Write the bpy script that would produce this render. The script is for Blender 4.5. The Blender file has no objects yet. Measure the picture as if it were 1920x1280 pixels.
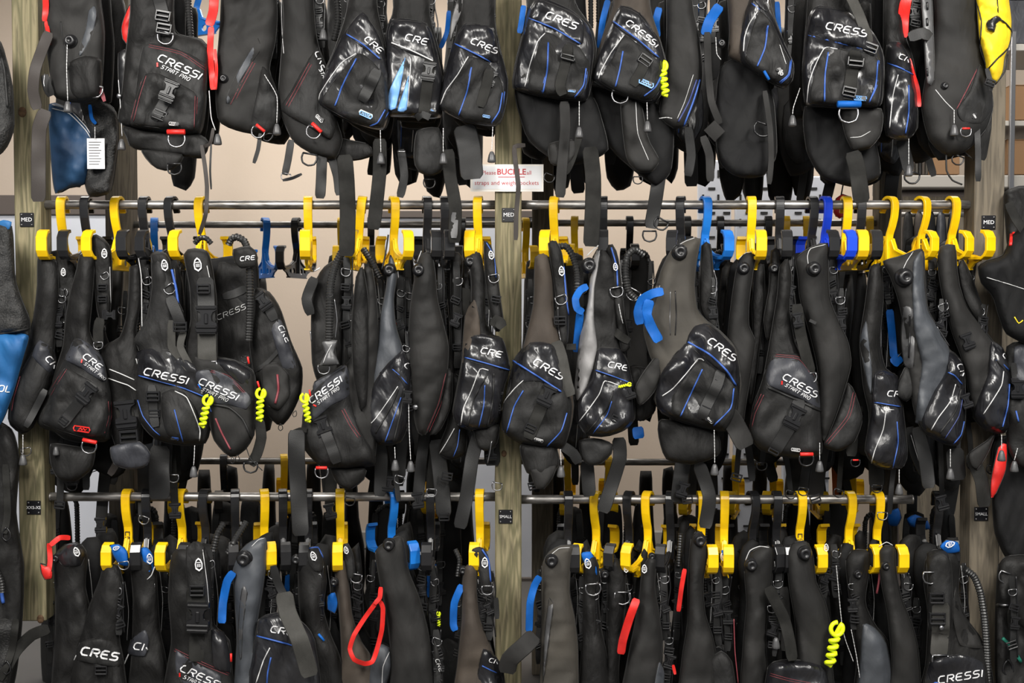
import bpy, math, random
import numpy as np
from mathutils import Vector, Matrix
from mathutils.geometry import delaunay_2d_cdt
random.seed(7)
R_ = math.radians
scn = bpy.context.scene
COL = scn.collection
# ---------------------------------------------------------------- camera, world, lamps, exposure
FOC, DIST, CAMZ, PITCH = 2000.0, 3.6, 1.55, R_(1.862)
cam_d = bpy.data.cameras.new('camera'); cam_d.sensor_width = 36; cam_d.lens = 36*FOC/1920
cam_d.clip_start = .05; cam_d.clip_end = 60
cam = bpy.data.objects.new('camera', cam_d); COL.objects.link(cam)
cam.location = (0, -DIST, CAMZ); cam.rotation_euler = (math.pi/2-PITCH, 0, 0)
scn.camera = cam
w = bpy.data.worlds.new('room_air'); scn.world = w; w.use_nodes = True
bg = w.node_tree.nodes['Background']; bg.inputs[0].default_value = (.92, .95, 1, 1); bg.inputs[1].default_value = .27
def area(name, loc, rot, sx, sy, power, col=(1, .97, .92)):
    l = bpy.data.lights.new(name, 'AREA'); l.shape = 'RECTANGLE'; l.size = sx; l.size_y = sy
    l.energy = power; l.color = col
    o = bpy.data.objects.new(name, l); COL.objects.link(o); o.location = loc; o.rotation_euler = rot
    return o
area('ceiling_light_front', (-1.6, -2.3, 3.3), (R_(28), 0, 0), .6, 1.6, 150)
area('ceiling_light_front', (1.6, -2.3, 3.3), (R_(28), 0, 0), .6, 1.6, 150)
area('ceiling_light_front', (0, -4.6, 3.3), (R_(35), 0, 0), 2.4, .5, 110)
area('ceiling_light_rear', (-1.3, 1.25, 3.35), (R_(12), 0, 0), 2.4, .35, 42)
area('ceiling_light_rear', (1.5, 1.25, 3.35), (R_(12), 0, 0), 2.4, .35, 42)
area('ceiling_light_far', (0, 2.3, 3.35), (R_(20), 0, 0), 5.5, .3, 34)
vs = scn.view_settings
vs.view_transform = 'Standard'; vs.look = 'None'; vs.gamma = 1; vs.use_curve_mapping = False; vs.exposure = 0.1
# ---------------------------------------------------------------- pixel to world
SP, CP = math.sin(PITCH), math.cos(PITCH)
def P(px, py, Y):
    a = (px-960)/FOC; b = -(py-640)/FOC
    t = (Y+DIST)/(CP+b*SP)
    return np.array([a*t, Y, CAMZ+(-SP+b*CP)*t])
def PA(pts, Y):
    pts = np.asarray(pts, float)
    a = (pts[:, 0]-960)/FOC; b = -(pts[:, 1]-640)/FOC
    t = (Y+DIST)/(CP+b*SP)
    return np.stack([a*t, np.broadcast_to(Y, a.shape), CAMZ+(-SP+b*CP)*t], 1)
def PX(x, y, z):      # world to pixel
    d = np.array([x, y+DIST, z-CAMZ]); f = d[1]*CP-d[2]*SP; u = d[1]*SP+d[2]*CP
    return 960+FOC*d[0]/f, 640-FOC*u/f
RY = .045             # depth of the front rails
# ---------------------------------------------------------------- materials
MATS = {}
def mat(key, col, rough=.7, metal=0, bump=None, var=None, spec=.5, sheen=0, coat=0):
    m = bpy.data.materials.new(key); m.use_nodes = True; nt = m.node_tree; b = nt.nodes['Principled BSDF']
    b.inputs['Base Color'].default_value = (*col, 1); b.inputs['Roughness'].default_value = rough
    b.inputs['Metallic'].default_value = metal; b.inputs['Specular IOR Level'].default_value = spec
    if sheen: b.inputs['Sheen Weight'].default_value = sheen
    if coat: b.inputs['Coat Weight'].default_value = coat; b.inputs['Coat Roughness'].default_value = .12
    tc = nt.nodes.new('ShaderNodeTexCoord')
    if var:
        c2, sc, lo, hi = var
        n = nt.nodes.new('ShaderNodeTexNoise'); n.inputs['Scale'].default_value = sc; n.inputs['Detail'].default_value = 6
        r = nt.nodes.new('ShaderNodeMapRange'); r.inputs[1].default_value = lo; r.inputs[2].default_value = hi
        mx = nt.nodes.new('ShaderNodeMix'); mx.data_type = 'RGBA'
        mx.inputs['A'].default_value = (*col, 1); mx.inputs['B'].default_value = (*c2, 1)
        nt.links.new(tc.outputs['Object'], n.inputs['Vector']); nt.links.new(n.outputs['Fac'], r.inputs[0])
        nt.links.new(r.outputs[0], mx.inputs['Factor']); nt.links.new(mx.outputs['Result'], b.inputs['Base Color'])
    prev = None
    for (sc, st, dist) in (bump or []):
        n = nt.nodes.new('ShaderNodeTexNoise'); n.inputs['Scale'].default_value = sc; n.inputs['Detail'].default_value = 3
        bp = nt.nodes.new('ShaderNodeBump'); bp.inputs['Strength'].default_value = st; bp.inputs['Distance'].default_value = dist
        if sc < 30:
            mp = nt.nodes.new('ShaderNodeMapping'); mp.inputs['Scale'].default_value = (1, 1, .45); mp.inputs['Rotation'].default_value = (0, .35, 0)
            nt.links.new(tc.outputs['Object'], mp.inputs[0]); nt.links.new(mp.outputs[0], n.inputs['Vector']); n.inputs['Distortion'].default_value = .8
        else: nt.links.new(tc.outputs['Object'], n.inputs['Vector'])
        nt.links.new(n.outputs['Fac'], bp.inputs['Height'])
        if prev: nt.links.new(prev.outputs[0], bp.inputs['Normal'])
        prev = bp
    if prev: nt.links.new(prev.outputs[0], b.inputs['Normal'])
    MATS[key] = m; return m
FB = [(420, .5, .0012), (16, .8, .012), (45, .4, .003)]
mat('cordura', (.0085, .0082, .008), .62, bump=FB, var=((.020, .0195, .019), 11, .4, .75), spec=.22)
mat('cordura2', (.0135, .0132, .013), .6, bump=FB, var=((.027, .027, .027), 11, .4, .75), spec=.22)
mat('neoprene', (.0145, .0142, .0138), .7, bump=[(300, .3, .0008), (10, .6, .010), (40, .25, .002)], var=((.027, .026, .025), 6, .35, .75), spec=.22)
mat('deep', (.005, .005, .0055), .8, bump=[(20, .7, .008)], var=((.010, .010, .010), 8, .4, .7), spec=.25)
mat('vinyl', (.008, .008, .010), .31, bump=[(9, .9, .022), (26, .5, .006)], var=((.022, .022, .024), 10, .4, .7), spec=.65)
mat('flapgrey', (.040, .042, .050), .5, bump=[(24, .5, .008), (300, .3, .001)], var=((.020, .021, .026), 12, .4, .7))
mat('slate', (.060, .066, .076), .55, bump=[(14, .5, .008), (400, .3, .001)], var=((.036, .040, .046), 7, .35, .75))
mat('grey', (.24, .235, .235), .55, bump=[(18, .5, .007), (400, .3, .001)], var=((.15, .148, .148), 9, .4, .75))
mat('brown', (.038, .029, .022), .8, bump=[(14, .5, .006), (420, .4, .001)], var=((.060, .046, .034), 6, .4, .75))
mat('olive', (.038, .034, .028), .8, bump=[(14, .5, .006), (420, .4, .001)], var=((.060, .053, .042), 6, .4, .75))
mat('web', (.012, .0118, .0108), .8, bump=[(420, .6, .001), (28, .5, .004)], var=((.027, .0265, .0245), 16, .4, .8), spec=.2)
mat('weblight', (.042, .041, .037), .7, bump=[(500, .6, .001), (28, .5, .004)], var=((.065, .063, .058), 16, .4, .8), spec=.25)
mat('orange', (.50, .10, .01), .6)
mat('webblack', (.009, .009, .009), .6, bump=[(500, .6, .001)])
mat('webbrown', (.036, .030, .027), .7, bump=[(500, .6, .001)])
mat('plastic', (.009, .009, .010), .34, spec=.5)
mat('plasticgrey', (.07, .07, .072), .38, bump=[(200, .2, .001)])
mat('hose', (.018, .018, .018), .42, spec=.5)
mat('steel', (.30, .30, .31), .36, 1)
mat('white', (.75, .75, .76), .5)
mat('whitepipe', (.55, .55, .55), .4)
mat('bluepipe', (.035, .10, .38), .5)
mat('navypipe', (.03, .045, .16), .5)
mat('redpipe', (.20, .035, .045), .6)
mat('bluefab', (.005, .11, .44), .6, spec=.25, bump=[(300, .3, .001), (25, .4, .006)], var=((.004, .07, .28), 10, .4, .7))
mat('skyfab', (.16, .36, .72), .4, bump=[(25, .4, .006)])
mat('redfab', (.72, .018, .012), .5, bump=[(300, .3, .001), (25, .4, .004)], var=((.45, .012, .010), 12, .4, .7))
mat('yelfab', (.86, .60, .012), .6, bump=[(12, .6, .012)])
mat('bagblue', (.010, .12, .32), .65, bump=[(9, .6, .012), (400, .3, .001)], var=((.008, .075, .22), 6, .4, .7))
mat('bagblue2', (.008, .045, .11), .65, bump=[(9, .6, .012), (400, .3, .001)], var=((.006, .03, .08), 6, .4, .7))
mat('yellow', (.90, .56, .004), .33, bump=[(30, .08, .002)], var=((.80, .46, .004), 18, .45, .75), spec=.5)
mat('blue', (.01, .16, .55), .33, var=((.008, .11, .42), 18, .45, .75))
mat('royal', (.01, .06, .72), .33)
mat('black', (.012, .012, .013), .25, spec=.6)
mat('neon', (.78, .92, .01), .45)
mat('bind', (.016, .0155, .015), .5, spec=.4)
mat('ink', (.02, .02, .02), .7)
mat('mesh', (.010, .010, .010), .7, bump=[(160, 1, .004), (14, .8, .01)], var=((.030, .029, .028), 170, .5, .66))
mat('green', (.01, .16, .11), .6)
mat('wall', (.60, .50, .41), .9, bump=[(60, .15, .003)], var=((.56, .465, .375), 1.2, .3, .7))
mat('wallshade', (.11, .09, .08), .8)
mat('board', (.72, .74, .80), .5, var=((.62, .64, .70), 3, .3, .7))
mat('floorm', (.08, .075, .07), .6, bump=[(30, .2, .002)])
mat('ceilm', (.75, .73, .70), .9, bump=[(30, .2, .002)])
mat('card', (.20, .11, .05), .8)
mat('shelf', (.32, .30, .27), .6)
mat('paper', (.80, .76, .70), .35, bump=[(3, .3, .01)])
mat('redink', (.45, .03, .04), .6)
mat('plate', (.010, .010, .012), .3)
def pipe_mat():
    m = mat('galv', (.22, .205, .19), .38, .75)
    nt = m.node_tree; b = nt.nodes['Principled BSDF']; tc = nt.nodes.new('ShaderNodeTexCoord')
    mp = nt.nodes.new('ShaderNodeMapping'); mp.inputs['Scale'].default_value = (6, 30, 30)
    n = nt.nodes.new('ShaderNodeTexNoise'); n.inputs['Scale'].default_value = 2.5; n.inputs['Detail'].default_value = 8
    cr = nt.nodes.new('ShaderNodeValToRGB'); cr.color_ramp.elements[0].color = (.085, .078, .07, 1); cr.color_ramp.elements[1].color = (.46, .44, .42, 1)
    cr.color_ramp.elements[0].position = .3; cr.color_ramp.elements[1].position = .72
    nt.links.new(tc.outputs['Object'], mp.inputs[0]); nt.links.new(mp.outputs[0], n.inputs['Vector'])
    nt.links.new(n.outputs['Fac'], cr.inputs[0]); nt.links.new(cr.outputs[0], b.inputs['Base Color'])
pipe_mat()
def wood_mat(key, c1, c2, c3):
    m = mat(key, c1, .8); nt = m.node_tree; b = nt.nodes['Principled BSDF']; L = nt.links.new
    tc = nt.nodes.new('ShaderNodeTexCoord')
    mp = nt.nodes.new('ShaderNodeMapping'); mp.inputs['Scale'].default_value = (1, 1, .09)
    n1 = nt.nodes.new('ShaderNodeTexNoise'); n1.inputs['Scale'].default_value = 15; n1.inputs['Detail'].default_value = 2; n1.inputs['Distortion'].default_value = .6
    wv = nt.nodes.new('ShaderNodeMath'); wv.operation = 'MULTIPLY'; wv.inputs[1].default_value = 48
    sn = nt.nodes.new('ShaderNodeMath'); sn.operation = 'SINE'
    n2 = nt.nodes.new('ShaderNodeTexNoise'); n2.inputs['Scale'].default_value = 120; n2.inputs['Detail'].default_value = 5
    n3 = nt.nodes.new('ShaderNodeTexNoise'); n3.inputs['Scale'].default_value = 3
    a = nt.nodes.new('ShaderNodeMapRange'); a.inputs[1].default_value = -1; a.inputs[2].default_value = 1
    mx = nt.nodes.new('ShaderNodeMix'); mx.data_type = 'RGBA'; mx.inputs['A'].default_value = (*c1, 1); mx.inputs['B'].default_value = (*c2, 1)
    m2 = nt.nodes.new('ShaderNodeMix'); m2.data_type = 'RGBA'; m2.inputs['B'].default_value = (*c3, 1)
    r3 = nt.nodes.new('ShaderNodeMapRange'); r3.inputs[1].default_value = .5; r3.inputs[2].default_value = .75; r3.inputs[4].default_value = .8
    L(tc.outputs['Object'], mp.inputs[0]); L(mp.outputs[0], n1.inputs['Vector']); L(mp.outputs[0], n2.inputs['Vector']); L(tc.outputs['Object'], n3.inputs['Vector'])
    L(n1.outputs['Fac'], wv.inputs[0]); L(wv.outputs[0], sn.inputs[0]); L(sn.outputs[0], a.inputs[0]); L(a.outputs[0], mx.inputs['Factor'])
    L(mx.outputs['Result'], m2.inputs['A']); L(n2.outputs['Fac'], r3.inputs[0]); L(r3.outputs[0], m2.inputs['Factor']); L(m2.outputs['Result'], b.inputs['Base Color'])
    bp = nt.nodes.new('ShaderNodeBump'); bp.inputs['Strength'].default_value = .5; bp.inputs['Distance'].default_value = .002
    L(n2.outputs['Fac'], bp.inputs['Height']); L(bp.outputs[0], b.inputs['Normal'])
wood_mat('wood', (.25, .215, .125), (.13, .118, .062), (.06, .052, .03))
wood_mat('wooddark', (.15, .125, .09), (.10, .083, .06), (.05, .042, .03))
mat('knot', (.07, .035, .015), .8, var=((.14, .08, .04), 60, .4, .6))
# ---------------------------------------------------------------- object helpers
def link(o): COL.objects.link(o); return o
def tag(o, label=None, cat=None, group=None, kind=None):
    if label: o['label'] = label
    if cat: o['category'] = cat
    if group: o['group'] = group
    if kind: o['kind'] = kind
    return o
def empty(name, loc):
    o = bpy.data.objects.new(name, None); link(o); o.location = loc; o.empty_display_size = .05
    return o
WL = {}     # world location of parents (all parents are unrotated)
def mk(name, v, f, m, parent=None, smooth=True, origin=None):
    v = np.asarray(v, float)
    me = bpy.data.meshes.new(name)
    if parent is not None: base = WL[parent.name]
    else: base = np.asarray(origin if origin is not None else (0, 0, 0), float)
    own = v.mean(0) if len(v) else base
    if parent is None and origin is not None: own = base
    me.from_pydata([tuple(p) for p in (v-own)], [], [tuple(int(i) for i in q) for q in f])
    me.materials.append(MATS[m]); me.update()
    if smooth: me.polygons.foreach_set('use_smooth', [True]*len(me.polygons))
    o = bpy.data.objects.new(name, me); link(o)
    if parent is not None: o.parent = parent
    o.location = tuple(own-base) if parent is not None else tuple(own)
    WL[o.name] = own
    return o
def inst(name, me, m, parent, loc, ang=0, s=1, rx=0, rz=0):
    o = bpy.data.objects.new(name, me); link(o); o.parent = parent
    o.location = tuple(np.asarray(loc)-WL[parent.name]); o.rotation_mode = 'XYZ'
    o.rotation_euler = (rx, R_(ang), rz)
    o.scale = (s, s, s) if not isinstance(s, tuple) else s
    WL[o.name] = np.asarray(loc, float)
    return o
def pts(s):
    if isinstance(s, str): return [tuple(float(q) for q in t.split(',')) for t in s.split()]
    return list(s)
def catmull(p, step, closed):
    p = np.asarray(p, float); n = len(p); out = []
    seg = n if closed else n-1
    for i in range(seg):
        if closed: a, b, c, d = p[(i-1) % n], p[i], p[(i+1) % n], p[(i+2) % n]
        else: b, c = p[i], p[i+1]; a = p[i-1] if i else 2*b-c; d = p[i+2] if i+2 < n else 2*c-b
        L = np.linalg.norm((c-b)[:2] if len(b) > 2 and False else c-b); k = max(1, int(round(L/step)))
        for j in range(k):
            t = j/k
            q = .5*((2*b)+(-a+c)*t+(2*a-5*b+4*c-d)*t*t+(-a+3*b-3*c+d)*t**3)
            out.append(q*.6+(b+(c-b)*t)*.4)
    if not closed: out.append(p[-1])
    return np.array(out)
def seg_dist(q, poly, closed=True):
    a = poly; b = np.roll(poly, -1, 0)
    if not closed: a, b = a[:-1], b[:-1]
    ab = b-a; L = (ab**2).sum(1)+1e-9
    t = ((q[:, None, :]-a[None])*ab[None]).sum(2)/L; t = np.clip(t, 0, 1)
    d = q[:, None, :]-(a[None]+t[..., None]*ab[None])
    return np.sqrt((d**2).sum(2)).min(1)
def inside(q, poly):
    a = poly; b = np.roll(poly, -1, 0)
    x, y = q[:, 0][:, None], q[:, 1][:, None]
    c = ((a[:, 1] > y) != (b[:, 1] > y)) & (x < (b[:, 0]-a[:, 0])*(y-a[:, 1])/(b[:, 1]-a[:, 1]+1e-12)+a[:, 0])
    return c.sum(1) % 2 == 1
def triangulate(bnd, extra, holes=()):
    V = [Vector((float(x), float(y))) for x, y in bnd]; E = [(i, (i+1) % len(bnd)) for i in range(len(bnd))]
    for h in holes:
        s = len(V); V += [Vector((float(x), float(y))) for x, y in h]; E += [(s+i, s+(i+1) % len(h)) for i in range(len(h))]
    V += [Vector((float(x), float(y))) for x, y in extra]
    r = delaunay_2d_cdt(V, E, [], 0, 1e-5)
    v = np.array([tuple(p) for p in r[0]]); f = np.array([t for t in r[2] if len(t) == 3])
    c = v[f].mean(1); ok = inside(c, np.asarray(bnd))
    for h in holes: ok &= ~inside(c, np.asarray(h))
    return v, f[ok]
class Pan:
    """A cushioned fabric panel: an outline at depth Y, swelling by T towards the viewer and Tb away."""
    def __init__(s, poly, Y, T, R, on=None, wr=.004, seed=0, step=7, Tb=None, sink=.004, tilt=(0, 0)):
        s.raw = np.asarray(poly, float); s.b = catmull(s.raw, step, True)
        s.Y, s.T, s.R, s.on, s.wr, s.sink, s.tilt = Y, T, R*.75, on, wr, sink, tilt
        s.Tb = T if Tb is None else Tb; s.step = step
        g = np.random.RandomState(seed+11); s.k = g.normal(0, 1, (8, 2))*np.array([.05]*5+[.13]*3)[:, None]; s.ph = g.uniform(0, 6.28, 8)
        s.k[:, 0] *= 1.2; s.k[:, 1] *= .7; s.am = np.array([1, 1, 1, 1, 1, .55, .55, .55])
        s.c = s.b.mean(0)
    def prof(s, q):
        q = np.asarray(q, float); d = seg_dist(q, s.b); ins = inside(q, s.b)
        d = np.where(ins, d, 0); t = np.clip(d/s.R, 0, 1)
        return np.sqrt(np.maximum(0, 1-(1-t)**2)), ins
    def base(s, q):
        y = s.Y+s.tilt[0]*(q[:, 0]-s.c[0])+s.tilt[1]*(q[:, 1]-s.c[1])
        if s.on is not None: y = s.on.front(q)+s.sink
        return y
    def front(s, q):
        q = np.asarray(q, float); p, _ = s.prof(q); n = 0
        for i in range(8):
            n = n+s.am[i]*np.sin(q@s.k[i]+s.ph[i]+1.3*np.sin(q@s.k[(i+2) % 5][::-1]*.7+s.ph[i]*2))
        return s.base(q)-s.T*p-s.wr*p*n*.5
    def mesh(s):
        b = s.b; st = s.step*1.25; lo, hi = b.min(0), b.max(0)
        gx = np.arange(lo[0], hi[0], st); gy = np.arange(lo[1], hi[1], st*.87)
        G = np.array([(x+(j % 2)*st/2, y) for j, y in enumerate(gy) for x in gx]) if len(gx) and len(gy) else np.zeros((0, 2))
        ex = []
        if len(G):
            m = inside(G, b); G = G[m]
            if len(G): G = G[seg_dist(G, b) > max(s.R*.55, st*.6)]; ex.append(G)
        t = np.roll(b, -1, 0)-np.roll(b, 1, 0); t /= np.linalg.norm(t, axis=1)[:, None]+1e-9
        nrm = np.stack([-t[:, 1], t[:, 0]], 1)
        ar = (b[:, 0]*np.roll(b[:, 1], -1)-np.roll(b[:, 0], -1)*b[:, 1]).sum()
        if ar < 0: nrm = -nrm
        for k in (.1, .38):
            r = b+nrm*max(s.R*k, 1.0+2*k); m = inside(r, b); r = r[m]
            if len(r): r = r[seg_dist(r, b) > max(s.R*k, 1)*.8]; ex.append(r)
        ex = np.concatenate(ex) if ex else np.zeros((0, 2))
        v, f = triangulate(b, ex)
        p, _ = s.prof(v); yf = s.front(v)
        d = seg_dist(v, b); edge = d < .05
        yb = s.base(v) if s.on is None else yf+0
        if s.on is None: yb = yb+s.Tb*p
        else: yb = s.base(v)+.012
        yf = np.where(edge, s.base(v), yf)
        yb = np.where(edge, s.base(v)+(.0 if s.on is None else .012), yb)
        n = len(v); VF = PA(v, yf); VB = PA(v, yb)
        o1 = f[:, ::-1]; # orient so that normals face the viewer
        a = VF[f[0]]; nn = np.cross(a[1]-a[0], a[2]-a[0])
        ff = f if nn[1] < 0 else f[:, ::-1]
        faces = [tuple(t) for t in ff]+[tuple(t[::-1]+n) for t in ff]
        # stitch rim
        cnt = {}
        for t in ff:
            for i in range(3):
                e = (t[i], t[(i+1) % 3]); cnt[e] = cnt.get(e, 0)+1
        for (i, j) in cnt:
            if (j, i) not in cnt: faces.append((j, i, i+n, j+n))
        return np.concatenate([VF, VB]), faces
def tube(path, r, sides=6, cap=True):
    path = np.asarray(path, float); n = len(path)
    r = np.broadcast_to(r, (n,))
    T = np.gradient(path, axis=0); T /= np.linalg.norm(T, axis=1)[:, None]+1e-9
    up = np.array([0, 1., 0]) if abs(T[0][1]) < .9 else np.array([1., 0, 0])
    V = []; N = np.cross(T[0], up); N /= np.linalg.norm(N)+1e-9
    for i in range(n):
        N = N-T[i]*(N@T[i]); N /= np.linalg.norm(N)+1e-9; B = np.cross(T[i], N)
        for k in range(sides):
            a = 2*math.pi*k/sides; V.append(path[i]+r[i]*(math.cos(a)*N+math.sin(a)*B))
    Fc = [(i*sides+k, i*sides+(k+1) % sides, (i+1)*sides+(k+1) % sides, (i+1)*sides+k) for i in range(n-1) for k in range(sides)]
    if cap: Fc += [tuple(range(sides))[::-1], tuple((n-1)*sides+k for k in range(sides))]
    return np.array(V), Fc
def merge(*ms):
    V = []; F_ = []; n = 0
    for v, f in ms:
        V.append(np.asarray(v, float)); F_ += [tuple(i+n for i in q) for q in f]; n += len(v)
    return np.concatenate(V), F_
def box(x0, x1, y0, y1, z0, z1, b=0):
    """box with chamfered vertical-section corners when b > 0"""
    if b <= 0:
        v = [(x, y, z) for x in (x0, x1) for y in (y0, y1) for z in (z0, z1)]
        return np.array(v), [(0, 1, 3, 2), (4, 6, 7, 5), (0, 4, 5, 1), (2, 3, 7, 6), (0, 2, 6, 4), (1, 5, 7, 3)]
    b = min(b, (x1-x0)/2.2, (y1-y0)/2.2, (z1-z0)/2.2)
    V = []; idx = {}
    for sx in (0, 1):
        for sy in (0, 1):
            for sz in (0, 1):
                X = (x0, x1)[sx]; Y = (y0, y1)[sy]; Z = (z0, z1)[sz]
                dx = b if sx == 0 else -b; dy = b if sy == 0 else -b; dz = b if sz == 0 else -b
                for ax, q in (('x', (X, Y+dy, Z+dz)), ('y', (X+dx, Y, Z+dz)), ('z', (X+dx, Y+dy, Z))):
                    idx[(sx, sy, sz, ax)] = len(V); V.append(q)
    g = lambda a, b_, c, ax: idx[(a, b_, c, ax)]
    Fc = []
    for s in (0, 1):
        o = [(0, 0), (1, 0), (1, 1), (0, 1)]
        Fc.append([g(s, a, b_, 'x') for a, b_ in (o if s else o[::-1])])
        Fc.append([g(a, s, b_, 'y') for a, b_ in (o[::-1] if s else o)])
        Fc.append([g(a, b_, s, 'z') for a, b_ in (o if s else o[::-1])])
    for a in (0, 1):
        for b_ in (0, 1):
            Fc.append([g(0, a, b_, 'y'), g(1, a, b_, 'y'), g(1, a, b_, 'z'), g(0, a, b_, 'z')])
            Fc.append([g(a, 0, b_, 'x'), g(a, 1, b_, 'x'), g(a, 1, b_, 'z'), g(a, 0, b_, 'z')])
            Fc.append([g(a, b_, 0, 'x'), g(a, b_, 1, 'x'), g(a, b_, 1, 'y'), g(a, b_, 0, 'y')])
            for c in (0, 1): pass
    for a in (0, 1):
        for b_ in (0, 1):
            for c in (0, 1): Fc.append([g(a, b_, c, 'x'), g(a, b_, c, 'y'), g(a, b_, c, 'z')])
    return np.array(V, float), [tuple(q) for q in Fc]
def lathe(prof, n=16, ribs=0, amp=0):
    """profile (r, depth) turned round the depth axis (local -y faces the viewer)"""
    V = []; Fc = []
    for (r, d, *rb) in prof:
        for k in range(n):
            a = 2*math.pi*k/n; rr = r*(1+(amp if (rb and rb[0] and k % 2) else 0))
            V.append((rr*math.cos(a), -d, rr*math.sin(a)))
    for i in range(len(prof)-1):
        for k in range(n): Fc.append((i*n+k, i*n+(k+1) % n, (i+1)*n+(k+1) % n, (i+1)*n+k))
    Fc.append(tuple(range(n))[::-1]); Fc.append(tuple((len(prof)-1)*n+k for k in range(n)))
    return np.array(V), Fc
def mesh_of(name, vf, m, smooth=True):
    me = bpy.data.meshes.new(name); me.from_pydata([tuple(p) for p in vf[0]], [], [tuple(int(i) for i in q) for q in vf[1]])
    me.materials.append(MATS[m]); me.update()
    if smooth: me.polygons.foreach_set('use_smooth', [True]*len(me.polygons))
    return me
def plate(poly, y0, y1, holes=()):
    """flat outline in x,z pushed from depth y0 to y1"""
    v, f = triangulate(np.asarray(poly, float), [], [np.asarray(h, float) for h in holes])
    n = len(v)
    V = np.concatenate([np.stack([v[:, 0], np.full(n, y0), v[:, 1]], 1), np.stack([v[:, 0], np.full(n, y1), v[:, 1]], 1)])
    F_ = [tuple(t) for t in f]+[tuple(t[::-1]+n) for t in f]; cnt = {}
    for t in f:
        for i in range(3): cnt[(t[i], t[(i+1) % 3])] = 1
    for (i, j) in cnt:
        if (j, i) not in cnt: F_.append((j, i, i+n, j+n))
    return V, F_
def circ(cx, cy, r, n=14, sy=1): return [(cx+r*math.cos(2*math.pi*k/n), cy+sy*r*math.sin(2*math.pi*k/n)) for k in range(n)]
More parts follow.
